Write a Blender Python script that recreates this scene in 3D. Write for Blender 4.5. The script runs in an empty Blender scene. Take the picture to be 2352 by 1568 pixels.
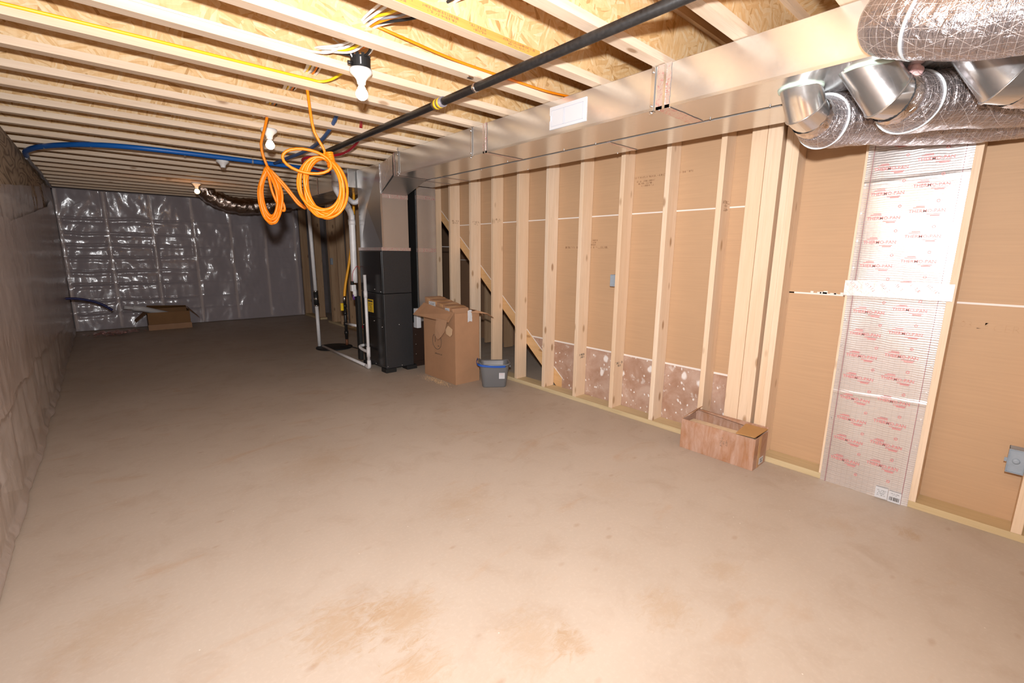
import bpy, math, random
from mathutils import Vector, Matrix, noise
random.seed(7)
C = bpy.context.scene.collection
PI = math.pi
# ------------------------------------------------------------------ mesh helpers
class MB:
    def __init__(s): s.v=[]; s.f=[]; s.uv={}; s.smooth=set()
    def quad(s,a,b,c,d): n=len(s.v); s.v+=[Vector(p) for p in (a,b,c,d)]; s.f.append((n,n+1,n+2,n+3))
    def hexa(s,p):   # 8 points: bottom ring 0-3, top ring 4-7
        n=len(s.v); s.v+=[Vector(q) for q in p]
        for f in ((3,2,1,0),(4,5,6,7),(0,1,5,4),(1,2,6,5),(2,3,7,6),(3,0,4,7)): s.f.append(tuple(n+i for i in f))
        return s
    def box(s,x0,x1,y0,y1,z0,z1):
        return s.hexa([(x0,y0,z0),(x1,y0,z0),(x1,y1,z0),(x0,y1,z0),(x0,y0,z1),(x1,y0,z1),(x1,y1,z1),(x0,y1,z1)])
    def obox(s,c,sx,sy,sz,m):
        c=Vector(c); P=[]
        for z in (-1,1):
            for x,y in ((-1,-1),(1,-1),(1,1),(-1,1)): P.append(c+m@Vector((x*sx/2,y*sy/2,z*sz/2)))
        return s.hexa(P)
    def prism(s,poly,axis,a,b):  # poly in the two other axes, extruded along axis from a to b
        n=len(s.v); k=len(poly)
        def mk(p,t):
            return Vector({'X':(t,p[0],p[1]),'Y':(p[0],t,p[1]),'Z':(p[0],p[1],t)}[axis])
        s.v+=[mk(p,a) for p in poly]+[mk(p,b) for p in poly]
        s.f.append(tuple(range(n+k-1,n-1,-1))); s.f.append(tuple(range(n+k,n+2*k)))
        for i in range(k): j=(i+1)%k; s.f.append((n+i,n+j,n+k+j,n+k+i))
        return s
    def tube(s,pts,r,seg=12,cap=True,closed=False,rf=None):
        pts=[Vector(p) for p in pts]; n0=len(s.v); N=len(pts); L=0; up=None; rings=[]
        for i,p in enumerate(pts):
            if closed: t=(pts[(i+1)%N]-pts[i-1]).normalized()
            else: t=(pts[min(i+1,N-1)]-pts[max(i-1,0)]).normalized()
            if up is None:
                up=Vector((0,0,1)) if abs(t.z)<.9 else Vector((1,0,0))
            a=(up-t*up.dot(t)).normalized(); up=a; b=t.cross(a)
            if i: L+=(p-pts[i-1]).length
            rr=r(i/(N-1)) if callable(r) else r
            for k in range(seg):
                th=2*PI*k/seg; q=rr*(rf(L,th) if rf else 1)
                s.v.append(p+a*math.cos(th)*q+b*math.sin(th)*q)
            rings.append(L)
        for i in range(N if closed else N-1):
            for k in range(seg):
                k2=(k+1)%seg; i2=(i+1)%N
                s.uv[len(s.f)]=((rings[i],k/seg),(rings[i],(k+1)/seg),(rings[i2] if i2 else L,(k+1)/seg),(rings[i2] if i2 else L,k/seg))
                s.smooth.add(len(s.f))
                s.f.append((n0+i*seg+k,n0+i*seg+k2,n0+i2*seg+k2,n0+i2*seg+k))
        if cap and not closed:
            s.f.append(tuple(n0+k for k in range(seg-1,-1,-1))); s.f.append(tuple(n0+(N-1)*seg+k for k in range(seg)))
        return s
    def lathe(s,prof,c,seg=24,axis=None,smooth=True):
        c=Vector(c); n0=len(s.v); M=axis or Matrix.Identity(3); K=len(prof)
        for r,z in prof:
            for k in range(seg):
                th=2*PI*k/seg; s.v.append(c+M@Vector((r*math.cos(th),r*math.sin(th),z)))
        for i in range(K-1):
            for k in range(seg):
                k2=(k+1)%seg
                if smooth: s.smooth.add(len(s.f))
                s.f.append((n0+i*seg+k,n0+i*seg+k2,n0+(i+1)*seg+k2,n0+(i+1)*seg+k))
        s.f.append(tuple(n0+k for k in range(seg-1,-1,-1))); s.f.append(tuple(n0+(K-1)*seg+k for k in range(seg)))
        return s
    def grid(s,fn,nu,nv,smooth=True):
        n0=len(s.v)
        for i in range(nu+1):
            for j in range(nv+1): s.v.append(Vector(fn(i/nu,j/nv)))
        for i in range(nu):
            for j in range(nv):
                if smooth: s.smooth.add(len(s.f))
                s.uv[len(s.f)]=((i/nu,j/nv),((i+1)/nu,j/nv),((i+1)/nu,(j+1)/nv),(i/nu,(j+1)/nv))
                a=n0+i*(nv+1)+j; s.f.append((a,a+nv+1,a+nv+2,a+1))
        return s
    def sphere(s,c,r,seg=16,sz=1):
        prof=[(max(1e-4,r*math.sin(PI*i/10)),-r*sz*math.cos(PI*i/10)) for i in range(11)]
        return s.lathe(prof,c,seg)
    def mesh(s,name):
        me=bpy.data.meshes.new(name); me.from_pydata([tuple(v) for v in s.v],[],s.f)
        for i in s.smooth: me.polygons[i].use_smooth=True
        if s.uv:
            ul=me.uv_layers.new(name='UVMap').data
            for i,p in enumerate(me.polygons):
                u=s.uv.get(i)
                if u:
                    for k,li in enumerate(p.loop_indices): ul[li].uv=u[k]
        me.update(); return me
def obj(name,mb,m,parent=None,loc=None,bevel=0,rotz=0):
    me=mb.mesh(name) if isinstance(mb,MB) else mb
    if m and not me.materials: me.materials.append(m)
    o=bpy.data.objects.new(name,me); C.objects.link(o)
    if loc: o.location=loc
    o.rotation_euler[2]=rotz
    if parent: o.parent=parent
    if bevel:
        b=o.modifiers.new('bevel','BEVEL'); b.width=bevel; b.segments=2; b.limit_method='ANGLE'; b.angle_limit=.7
    return o
def tag(o,label,cat,group=None,kind=None):
    o['label']=label; o['category']=cat
    if group: o['group']=group
    if kind: o['kind']=kind
    return o
def thing(name,label,cat,loc=(0,0,0),rotz=0,group=None):
    o=bpy.data.objects.new(name,None); C.objects.link(o); o.location=loc; o.rotation_euler[2]=rotz; o.empty_display_size=.05
    return tag(o,label,cat,group)
def struct(name,mb,m,bevel=0):
    o=obj(name,mb,m,bevel=bevel); o['kind']='structure'; return o
_ball={}
def balls(nm,pts,r,mt,parent):
    if r not in _ball: _ball[r]=MB().sphere((0,0,0),r,8).mesh(nm); _ball[r].materials.append(mt)
    for p in pts: obj(nm,_ball[r],None,parent,p)
def dup(root,loc,label,group=None):
    r=root.copy(); C.objects.link(r); r.location=loc; r['label']=label
    if group: r['group']=group
    for ch in list(root.children):
        c=ch.copy(); C.objects.link(c); c.parent=r
        for g in list(ch.children):
            d=g.copy(); C.objects.link(d); d.parent=c
    return r
def smooth_path(pts,n=8):
    P=[Vector(p) for p in pts]; out=[]
    for i in range(len(P)-1):
        p0=P[max(i-1,0)];p1=P[i];p2=P[i+1];p3=P[min(i+2,len(P)-1)]
        for k in range(n):
            t=k/n; out.append(.5*((2*p1)+(p2-p0)*t+(2*p0-5*p1+4*p2-p3)*t*t+(3*p1-p0-3*p2+p3)*t**3))
    out.append(P[-1]); return out
# ------------------------------------------------------------------ material helpers
class NT:
    def __init__(s,name):
        s.m=bpy.data.materials.new(name); s.m.use_nodes=True; s.t=s.m.node_tree; s.t.nodes.clear()
        s.out=s.t.nodes.new('ShaderNodeOutputMaterial')
    def n(s,ty,ins=None,**kw):
        nd=s.t.nodes.new('ShaderNode'+ty)
        for k,v in kw.items(): setattr(nd,k,v)
        for k,v in (ins or {}).items(): s.put(nd.inputs[k],v)
        return nd
    def put(s,sock,v):
        if isinstance(v,bpy.types.NodeSocket): s.t.links.new(v,sock)
        elif isinstance(v,bpy.types.Node): s.t.links.new(v.outputs[0],sock)
        elif isinstance(v,tuple) and len(v)==3 and sock.type=='RGBA': sock.default_value=(*v,1)
        else: sock.default_value=v
    def coords(s,scale=(1,1,1),rot=(0,0,0),kind='Object',rnd=False):
        tc=s.n('TexCoord'); o=tc.outputs[kind]
        if rnd:
            oi=s.n('ObjectInfo'); a=s.n('VectorMath',{0:oi.outputs['Random'],1:(37.,91.,53.)},operation='MULTIPLY')
            o=s.n('VectorMath',{0:o,1:a.outputs[0]},operation='ADD').outputs[0]
        return s.n('Mapping',{'Vector':o,'Rotation':rot,'Scale':scale}).outputs[0]
    def noise(s,vec,scale=5,detail=3,rough=.5,dist=0):
        return s.n('TexNoise',{'Vector':vec,'Scale':scale,'Detail':detail,'Roughness':rough,'Distortion':dist}).outputs[0]
    def ramp(s,fac,stops,interp='LINEAR'):
        r=s.n('ValToRGB',{'Fac':fac}); e=r.color_ramp.elements; r.color_ramp.interpolation=interp
        while len(e)<len(stops): e.new(.5)
        for el,(p,c) in zip(e,stops): el.position=p; el.color=(*(c if isinstance(c,tuple) else (c,c,c)),1)
        return r.outputs[0]
    def mix(s,f,a,b,mode='MIX'):
        nd=s.n('Mix',data_type='RGBA',blend_type=mode)
        s.put(nd.inputs[0],f); s.put(nd.inputs[6],a); s.put(nd.inputs[7],b); return nd.outputs[2]
    def math(s,op,a,b=0.,c=None):
        nd=s.n('Math',{0:a,1:b},operation=op)
        if c is not None: s.put(nd.inputs[2],c)
        return nd.outputs[0]
    def bump(s,h,st=.3,d=.01): return s.n('Bump',{'Height':h,'Strength':st,'Distance':d}).outputs[0]
    def pbr(s,col,rough=.6,metal=0.,normal=None,spec=.5,emit=None,es=0,**k):
        ins={'Base Color':col,'Roughness':rough,'Metallic':metal,'Specular IOR Level':spec}
        if normal is not None: ins['Normal']=normal
        if emit: ins['Emission Color']=emit; ins['Emission Strength']=es
        ins.update(k)
        b=s.n('BsdfPrincipled',ins); s.b=b
        s.t.links.new(b.outputs[0],s.out.inputs[0]); return s
def plain(name,col,rough=.5,metal=0.,spec=.5,var=.0,bump=0,scale=30):
    t=NT(name); c=col
    v=t.coords(rnd=True); nz=t.noise(v,scale,4)
    if var: c=t.mix(t.ramp(nz,[(.3,0.),(.7,1.)]),tuple(x*(1-var) for x in col),tuple(min(1,x*(1+var)) for x in col))
    nm=t.bump(nz,bump,.002) if bump else None
    return t.pbr(c,rough,metal,nm,spec).m
def wood(name,axis,c1,c2,dark=(.30,.15,.06),knots=True,rough=.6,greyish=0):
    t=NT(name); ax='XYZ'.index(axis)
    sc=[22,22,22]; sc[ax]=1.1
    v=t.coords(tuple(sc),rnd=True); g=t.noise(v,1.,5,.55,1.2)
    sc2=[4,4,4]; sc2[ax]=.5
    lo=t.noise(t.coords(tuple(sc2),rnd=True),1.,2)
    col=t.mix(t.ramp(g,[(.3,0.),(.7,1.)]),c1,c2)
    col=t.mix(t.math('MULTIPLY',t.ramp(lo,[(.35,0.),(.75,1.)]),.45),col,tuple(a*b for a,b in zip(c2,(.86,.72,.58))))
    fine=[160,160,160]; fine[ax]=6
    f=t.noise(t.coords(tuple(fine),rnd=True),1.,2)
    col=t.mix(t.math('MULTIPLY',t.ramp(f,[(.55,0.),(.8,1.)]),.25),col,dark)
    if knots:
        ks=[9,9,9]; ks[ax]=3.6
        vo=t.n('TexVoronoi',{'Vector':t.coords(tuple(ks),rnd=True),'Scale':1.,'Randomness':1.})
        k=t.ramp(vo.outputs['Distance'],[(.09,1.),(.17,0.)])
        col=t.mix(t.math('MULTIPLY',k,.75),col,dark)
    oi=t.n('ObjectInfo').outputs['Random']
    col=t.mix(t.math('MULTIPLY',oi,.35),col,tuple(a*b for a,b in zip(c2,(.95,.84,.70))))
    return t.pbr(col,rough,0,t.bump(g,.15,.002),.35).m
def osb(name,plane='XZ'):
    t=NT(name)
    cols=[]
    for i,a in enumerate((.35,1.25,2.2,2.8)):
        rot=(0,a,0) if plane=='XZ' else (0,0,a)
        base=t.coords((1,1,1),rot,rnd=True)
        wob=t.noise(base,9,2); w=t.n('VectorMath',{0:wob,1:(.03,.03,.03)},operation='MULTIPLY').outputs[0]
        p=t.n('VectorMath',{0:base,1:w},operation='ADD').outputs[0]
        sc=(9+i,1,70) if plane=='XZ' else (11+i,58,1)
        m=t.n('Mapping',{'Vector':p,'Scale':sc,'Location':(i*7.3,i*2.1,i*3.7)}).outputs[0]
        vo=t.n('TexVoronoi',{'Vector':m,'Scale':1.})
        s=t.n('SeparateColor',{0:vo.outputs['Color']}).outputs[0]
        cols.append(s)
    sel=t.n('TexVoronoi',{'Vector':t.coords((14,1,14) if plane=='XZ' else (14,14,1),rnd=True),'Scale':1.})
    sr=t.n('SeparateColor',{0:sel.outputs['Color']}).outputs[1]
    a=t.mix(t.math('GREATER_THAN',sr,.3),cols[0],cols[1])
    b=t.mix(t.math('GREATER_THAN',sr,.78),cols[2],cols[3])
    v=t.mix(t.math('GREATER_THAN',sr,.55),a,b)
    col=t.ramp(v,[(0,(.50,.26,.08)),(.08,(.74,.46,.20)),(.30,(.84,.555,.27)),(.65,(.89,.635,.35)),(1,(.93,.75,.50))])
    g=t.noise(t.coords((50,50,50),rnd=True),1,4)
    col=t.mix(t.math('MULTIPLY',t.ramp(g,[(.45,0.),(.75,1.)]),.35),col,(.64,.38,.16))
    fi=t.noise(t.coords((60,1,9) if plane=='XZ' else (60,9,1),rnd=True),1,4,.6,.5)
    col=t.mix(.24,col,t.ramp(fi,[(.3,(.70,.43,.18)),(.6,(.90,.66,.38))])); col=t.mix(1.,col,(.93,.90,.86),'MULTIPLY')
    return t.pbr(col,.55,0,t.bump(v,.3,.003),.4).m
M={}
M['pale_stud']=wood('pale_stud_wood','Z',(.95,.86,.74),(.90,.78,.64))
M['stud']=wood('stud_wood','Z',(.92,.745,.58),(.83,.64,.46))
M['stud_y']=wood('plate_wood','Y',(.82,.68,.50),(.72,.56,.38))
M['flange']=wood('flange_wood','X',(.92,.775,.62),(.81,.64,.48))
M['treated']=wood('treated_wood','Y',(.74,.61,.39),(.60,.48,.28),knots=False)
M['oldstud']=wood('rough_stud_wood','Z',(.58,.40,.25),(.42,.27,.16),dark=(.12,.06,.03))
M['diag']=wood('brace_wood','Y',(.84,.58,.32),(.70,.45,.22))
M['osb']=osb('strand_board_web','XZ'); M['deck']=osb('strand_board_deck','XY')
M['orange_wood']=wood('orange_stained_wood','X',(.83,.40,.10),(.72,.31,.07),knots=False)
# concrete
def concrete():
    t=NT('concrete_floor'); v=t.coords()
    n1=t.noise(v,.9,5,.55,.4); n2=t.noise(v,5,6,.6,.6); n3=t.noise(v,60,3,.6)
    st=t.noise(t.coords((1.0,2.6,1),(0,0,.5)),1.6,5,.6,.8)
    col=t.mix(t.ramp(n1,[(.3,0.),(.7,1.)]),(.49,.405,.33),(.57,.485,.405))
    col=t.mix(t.math('MULTIPLY',t.ramp(n2,[(.52,0.),(.72,1.)]),.40),col,(.42,.315,.235))
    col=t.mix(t.math('MULTIPLY',t.ramp(st,[(.60,0.),(.72,1.)]),.30),col,(.45,.24,.10))
    col=t.mix(t.math('MULTIPLY',t.ramp(n3,[(.5,0.),(.8,1.)]),.15),col,(.78,.70,.62))
    # shoe scuffs, small dark marks and pale crumbs
    vo=t.n('TexVoronoi',{'Vector':t.coords((5,9,1),(0,0,.3)),'Scale':1.})
    col=t.mix(t.math('MULTIPLY',t.ramp(t.math('ADD',vo.outputs['Distance'],t.math('MULTIPLY',n2,.25)),[(.15,1.),(.24,0.)]),.35),col,(.34,.20,.12))
    vo=t.n('TexVoronoi',{'Vector':t.coords((9,9,1)),'Scale':1.})
    col=t.mix(t.math('MULTIPLY',t.ramp(vo.outputs['Distance'],[(.02,1.),(.03,0.)]),.7),col,(.85,.8,.72))
    # rusty mud patches at fixed places
    for (x,y,r,s) in ((.50,1.50,.17,.75),(.70,1.40,.17,.85),(.62,1.15,.12,.8),(1.0,1.0,.16,.5),(-.14,2.05,.20,.4),(2.88,.21,.07,.8),(2.7,.45,.10,.4),(.35,1.05,.14,.7),(1.5,.75,.13,.55),(1.35,1.9,.22,.35),(.9,2.9,.3,.3),(1.1,.9,.08,.8),(2.1,1.5,.16,.25),(1.9,.7,.10,.4)):
        p=t.n('VectorMath',{0:v,1:(x,y,0)},operation='DISTANCE').outputs['Value']
        d=t.math('ADD',t.math('DIVIDE',p,r),t.math('MULTIPLY',t.math('SUBTRACT',t.noise(t.coords((1,1.9,1),(0,0,.6)),14,5,.75,1.2),.5),3.2))
        col=t.mix(t.math('MULTIPLY',t.ramp(d,[(.15,1.),(1.0,0.)]),s*.55),col,(.42,.26,.125))
    r=t.math('ADD',t.math('MULTIPLY',n2,.25),.42)
    return t.pbr(col,r,0,t.bump(t.math('ADD',n2,t.math('MULTIPLY',n3,.3)),.25,.004),.35).m
M['floor']=concrete()
def paper(name,c,streak=True,spec=.3,rough=.62):
    t=NT(name); n=t.noise(t.coords((1,2,60)),1.5,3); n2=t.noise(t.coords(),2.2,3)
    col=t.mix(t.ramp(n,[(.3,0.),(.7,1.)]),tuple(x*.96 for x in c),tuple(x*1.03 for x in c))
    col=t.mix(t.math('MULTIPLY',t.ramp(n2,[(.4,0.),(.7,1.)]),.25),col,tuple(x*.85 for x in c))
    return t.pbr(col,rough,0,t.bump(n,.08,.001),spec).m
M['drywall']=paper('brown_drywall_paper',(.55,.355,.21))
M['gypsum']=plain('white_gypsum_edge',(.86,.80,.75),.8)
def stained():
    t=NT('stained_gypsum_board'); v=t.coords()
    n=t.noise(v,5,6,.65,.5); col=t.mix(t.ramp(n,[(.35,0.),(.65,1.)]),(.40,.235,.16),(.56,.40,.32))
    w=t.noise(v,11,6,.7,.3); col=t.mix(t.math('MULTIPLY',t.ramp(w,[(.58,0.),(.66,1.)]),.55),col,(.80,.74,.70))
    for s,a,b in ((5,.13,.20),(17,.12,.2)):
        vo=t.n('TexVoronoi',{'Vector':t.n('VectorMath',{0:t.coords((1,1.3,1)),1:t.n('VectorMath',{0:t.noise(v,14,2),1:(.05,.05,.05)},operation='MULTIPLY').outputs[0]},operation='ADD').outputs[0],'Scale':float(s)})
        col=t.mix(t.ramp(vo.outputs['Distance'],[(a,1.),(b,0.)]),col,(.86,.81,.78))
    return t.pbr(col,.7,0,t.bump(n,.2,.003),.3).m
M['stained']=stained()
M['greyboard']=plain('grey_board',(.30,.28,.27),.7,var=.1,scale=4)
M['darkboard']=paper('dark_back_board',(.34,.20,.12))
# plastic sheet
def poly(name,base,alpha,rough,strength,vscale,cw=.6):
    t=NT(name); v=t.coords(vscale)
    a=t.noise(v,2.2,5,.55,1.6); b=t.noise(t.coords(tuple(x*y for x,y in zip(vscale,(1,1,.22)))),7,4,.6,.8)
    c=t.noise(v,9,4,.6,2.0)
    h=t.math('ADD',a,t.math('MULTIPLY',b,.35))
    nm=t.bump(h,strength,.035)
    p=t.n('BsdfPrincipled',{'Base Color':base,'Roughness':rough,'Specular IOR Level':1.0,'Coat Weight':cw,'Coat Roughness':.1,'Normal':nm,'Coat Normal':nm})
    tr=t.n('BsdfTransparent',{'Color':(.92,.90,.90)})
    ms=t.n('MixShader',{0:alpha,1:tr.outputs[0],2:p.outputs[0]})
    t.t.links.new(ms.outputs[0],t.out.inputs[0]); return t.m
M['poly_back']=poly('clear_plastic_back',(.80,.72,.77),.50,.20,.20,(1,1,1),.7)
M['poly_left']=poly('clear_plastic_left',(.74,.65,.61),.74,.34,.32,(1,1,1),.3)
M['cavity']=plain('wall_cavity_board',(.21,.18,.18),.8,var=.2,scale=3)
def ply():
    t=NT('grained_plywood'); v=t.coords((1,.42,1.9)); n=t.noise(v,2.0,2,.45,.9)
    w=t.math('FRACT',t.math('MULTIPLY',n,11)); col=t.ramp(w,[(0,(.50,.41,.31)),(.30,(.66,.56,.44)),(.62,(.56,.47,.36)),(.78,(.27,.215,.165)),(.93,(.28,.22,.17)),(1,(.50,.41,.31))])
    f=t.noise(t.coords((1,2,60)),3,3); col=t.mix(t.math('MULTIPLY',t.ramp(f,[(.4,0.),(.7,1.)]),.25),col,(.36,.30,.235))
    return t.pbr(col,.7,0,None,.3).m
M['ply']=ply()
# metals
def galv(name,c,rough,met=.8,amt=.012):
    t=NT(name); n=t.noise(t.coords((2,1,40)),2,3); vo=t.n('TexVoronoi',{'Vector':t.coords(),'Scale':70.})
    s=t.n('SeparateColor',{0:vo.outputs['Color']}).outputs[0]
    lo=t.noise(t.coords(),2.5,2)
    col=t.mix(t.math('MULTIPLY',s,.06),c,tuple(x*.75 for x in c))
    r=t.math('ADD',t.math('MULTIPLY',s,.04),rough)
    h=t.math('ADD',lo,t.math('MULTIPLY',n,.06))
    return t.pbr(col,r,met,t.bump(lo,amt,.012),.5).m
M['galv']=galv('galvanized_steel',(.78,.775,.76),.19)
M['galv_b']=galv('bright_galvanized_steel',(.78,.79,.80),.2,.92,.05)
M['galv_d']=galv('dull_galvanized_steel',(.42,.41,.40),.3)
M['zinc']=plain('zinc_screw',(.85,.85,.86),.25,1.)
def foil_tape():
    t=NT('printed_foil_tape'); n=t.noise(t.coords(),60,4,.6,1.); col=t.ramp(t.noise(t.coords(),38,2,.5,2.),[(.56,(.84,.74,.71)),(.65,(.78,.34,.38)),(.71,(.84,.74,.71))])
    return t.pbr(col,.3,.75,t.bump(n,.6,.004),.5).m
M['tape']=foil_tape()
M['crumpled']=NT('crumpled_foil').pbr((.85,.83,.82),.2,1.).m
def crump(name,c,rough,s,st,metal=1.):
    t=NT(name); v=t.coords(); n=t.noise(v,s,5,.6,1.5); return t.pbr(c,rough,metal,t.bump(n,st,.01),.5).m
M['crumpled']=crump('crumpled_foil',(.86,.80,.78),.2,22,1.)
M['flexfoil']=crump('shiny_flex_foil',(.60,.50,.44),.18,13,1.)
def jacket():
    t=NT('foil_flex_jacket'); uv=t.n('TexCoord').outputs['UV']
    s=t.n('SeparateXYZ',{0:uv}); u,v=s.outputs[0],s.outputs[1]
    def lines(a,b,w):
        x=t.math('ADD',t.math('MULTIPLY',u,a),t.math('MULTIPLY',v,b)); f=t.math('FRACT',x)
        return t.math('LESS_THAN',f,w)
    L=t.math('MAXIMUM',lines(55,1.0,.075),t.math('MAXIMUM',lines(9,9.,.03),t.math('MAXIMUM',lines(-9,9.,.03),lines(0,24.,.045))))
    wr=t.noise(t.n('Mapping',{'Vector':uv,'Scale':(46,5,1)}).outputs[0],1.,4,.6,.7)
    wr2=t.noise(t.coords(),26,4,.6,1.2)
    col=t.mix(L,(.45,.41,.425),(.74,.68,.68))
    h=t.math('ADD',t.math('ADD',wr,t.math('MULTIPLY',wr2,.9)),t.math('MULTIPLY',L,.1))
    r=t.math('ADD',t.math('MULTIPLY',L,.3),.25)
    return t.pbr(col,r,.85,t.bump(h,.95,.012),.6).m
M['jacket']=jacket()
M['tie']=plain('pale_tie_strap',(.62,.66,.68),.4)
M['sealant']=plain('pale_green_sealant',(.66,.80,.70),.5,bump=.6,scale=50)
M['fibre']=plain('pink_fibreglass',(.90,.58,.56),.9,bump=1.,scale=80)
def panfoil():
    t=NT('ribbed_foil_panel'); v=t.coords()
    s=t.n('SeparateXYZ',{0:v}); z=s.outputs[2]; y=s.outputs[1]
    wob=t.noise(t.coords((1,4,4)),2,3)
    rib=t.math('SINE',t.math('ADD',t.math('MULTIPLY',z,520),t.math('MULTIPLY',wob,14)))
    gy=t.math('LESS_THAN',t.math('FRACT',t.math('MULTIPLY',y,38)),.06)
    gz=t.math('LESS_THAN',t.math('FRACT',t.math('MULTIPLY',z,38)),.07)
    col=t.mix(t.math('MULTIPLY',t.math('MAXIMUM',gy,gz),.35),(.80,.77,.76),(.50,.44,.43))
    n=t.noise(v,60,3)
    h=t.math('ADD',t.math('MULTIPLY',rib,.5),t.math('MULTIPLY',n,.8))
    return t.pbr(col,.27,.8,t.bump(h,.13,.003),.5).m
M['panfoil']=panfoil()
M['redink']=plain('red_ink',(.74,.30,.29),.4)
M['darkred']=plain('dark_red_line',(.35,.12,.14),.5)
M['ink']=plain('dark_ink',(.06,.05,.045),.6)
M['brownink']=plain('faint_brown_ink',(.30,.16,.08),.6)
M['white']=plain('white_paper_label',(.66,.67,.70),.55)
M['offwhite']=plain('field_white',(.50,.52,.60),.5)
M['black']=plain('black_iron_pipe',(.016,.015,.015),.38,.0,.5,var=.4,bump=.3,scale=60)
M['furn']=plain('charcoal_cabinet_paint',(.040,.041,.044),.38,.2,.5,var=.08,bump=.05,scale=90)
M['furn_g']=plain('glossy_black_cabinet_paint',(.016,.015,.015),.25,.3,.6,bump=.03,scale=8)
M['blk']=plain('black_rubber',(.012,.012,.012),.6)
M['gap_shade']=plain('black_gap_shade',(.006,.006,.006),.9,spec=.1)  # near-black colour standing in for shade in the gap beside the furnace
M['yellow']=plain('yellow_sticker',(.85,.55,.03),.5)
M['yel_cable']=plain('yellow_cable_jacket',(.93,.66,.02),.35)
M['orange']=plain('orange_cable_jacket',(1.0,.27,.005),.38)
M['org_gas']=plain('yellow_orange_gas_tube',(.95,.42,.01),.4)
M['wh_cable']=plain('white_cable_jacket',(.85,.83,.82),.35)
M['gr_cable']=plain('grey_cable_jacket',(.30,.30,.33),.4)
M['blue']=plain('blue_plastic_tube',(.008,.13,.50),.35)
M['dblue']=plain('dark_blue_tube',(.006,.01,.12),.4)
M['red']=plain('red_plastic_tube',(.50,.01,.03),.4)
M['pvc']=plain('white_pvc',(.80,.79,.80),.35,var=.04)
M['porc']=plain('white_porcelain',(.90,.89,.88),.2)
M['greybox']=plain('blue_grey_plastic_box',(.33,.38,.44),.45,var=.08)
M['pail']=plain('silver_grey_bucket_plastic',(.20,.205,.215),.38,.25,.5,bump=.05,scale=200)
M['bluep']=plain('blue_bucket_handle',(.01,.09,.45),.4)
M['handyel']=plain('yellow_valve_handle',(.9,.6,.02),.4)
M['dbrown']=plain('dark_brown_steel',(.035,.018,.012),.5,.1)
def card(name,c,dust=0.,var=.12):
    t=NT(name); v=t.coords(); n=t.noise(v,5,5,.6,.4); col=t.mix(t.ramp(n,[(.3,0.),(.7,1.)]),tuple(x*(1-var) for x in c),c)
    fl=t.noise(t.coords((120,120,1)),1,1)
    if dust:
        d=t.noise(t.coords((1,5,1.2),(.5,0,0)),4,6,.7,.6); col=t.mix(t.math('MULTIPLY',t.ramp(d,[(.36,0.),(.66,1.)]),dust),col,(.62,.44,.36))
    return t.pbr(col,.62,0,t.bump(fl,.06,.001),.3).m
M['card']=card('brown_cardboard',(.47,.265,.15)); M['card_in']=card('inner_cardboard',(.56,.31,.12)); M['card_d']=card('dusty_cardboard',(.45,.22,.115),.65,.2)
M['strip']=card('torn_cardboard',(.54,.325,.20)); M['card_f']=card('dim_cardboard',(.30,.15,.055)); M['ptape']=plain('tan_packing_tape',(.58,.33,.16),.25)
M['bulb']=NT('lit_bulb').pbr((1,1,1),.3,emit=(1.,.80,.55),es=20.).m
M['bulb_w']=NT('lit_bulb_warm').pbr((1,1,1),.3,emit=(1.,.50,.18),es=34.).m
# ------------------------------------------------------------------ text / print helpers
RXT=Matrix(((0,0,-1),(-1,0,0),(0,1,0)))      # reads on a face that looks to -X
def text_mesh(mb,s,size,c,R,bold=0.,align='CENTER'):
    cu=bpy.data.curves.new('t','FONT'); cu.body=s; cu.size=size; cu.align_x=align; cu.offset=bold; cu.extrude=.0004; cu.resolution_u=2
    o=bpy.data.objects.new('t',cu); C.objects.link(o)
    bpy.context.view_layer.update()
    me=bpy.data.meshes.new_from_object(o.evaluated_get(bpy.context.evaluated_depsgraph_get()))
    n=len(mb.v); c=Vector(c)
    for v in me.vertices: mb.v.append(c+R@v.co)
    for p in me.polygons: mb.f.append(tuple(n+i for i in p.vertices))
    bpy.data.objects.remove(o); bpy.data.curves.remove(cu); bpy.data.meshes.remove(me)
def scribble(mb,c,R,w,h,rows=1,seed=1,gap=.6):   # rows of small illegible printed strokes
    rnd=random.Random(seed); c=Vector(c)
    for r in range(rows):
        x=-w/2*(1 if r==0 else rnd.uniform(.4,.9)); x1=w/2*(1 if r==0 else rnd.uniform(.5,.95)); y=-r*h*(1+gap)
        while x<x1:
            g=h*rnd.uniform(.35,.6)
            if rnd.random()<.16: x+=g; continue
            for q in range(rnd.choice((1,2,2))):
                if rnd.random()<.5: a=(x+q*g*.5,y+h/2,h*.16,h)
                else: a=(x+g*.35,y+h*rnd.choice((.05,.5,.95)),g*.7,h*.16)
                mb.obox(c+R@Vector((a[0],a[1],.0003)),a[2],a[3],.0006,R)
            x+=g*1.25
# ------------------------------------------------------------------ dimensions
XL,XP,XB=-.457,3.207,3.347          # left plastic, partition front and back
YB=10.45; ZJ=2.31; YF=-2.2
# ---- setting
struct('floor',MB().box(-.75,5.6,YF-.1,11.2,-.12,0),M['floor'])
struct('ceiling',MB().box(-.75,5.6,YF-.1,11.2,ZJ+.305,ZJ+.325),M['deck'])
struct('wall_left',MB().box(-.75,-.56,YF-.1,11.2,0,ZJ+.305),M['cavity'])
struct('wall_back',MB().box(-.56,5.6,YB+.10,YB+.25,0,ZJ+.305),M['cavity'])
struct('wall_front',MB().box(-.56,5.6,YF-.1,YF,0,ZJ+.305),M['greyboard'])
struct('wall_right',MB().box(5.2,5.3,YF,YB+.1,0,ZJ+.305),M['darkboard'])
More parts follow.
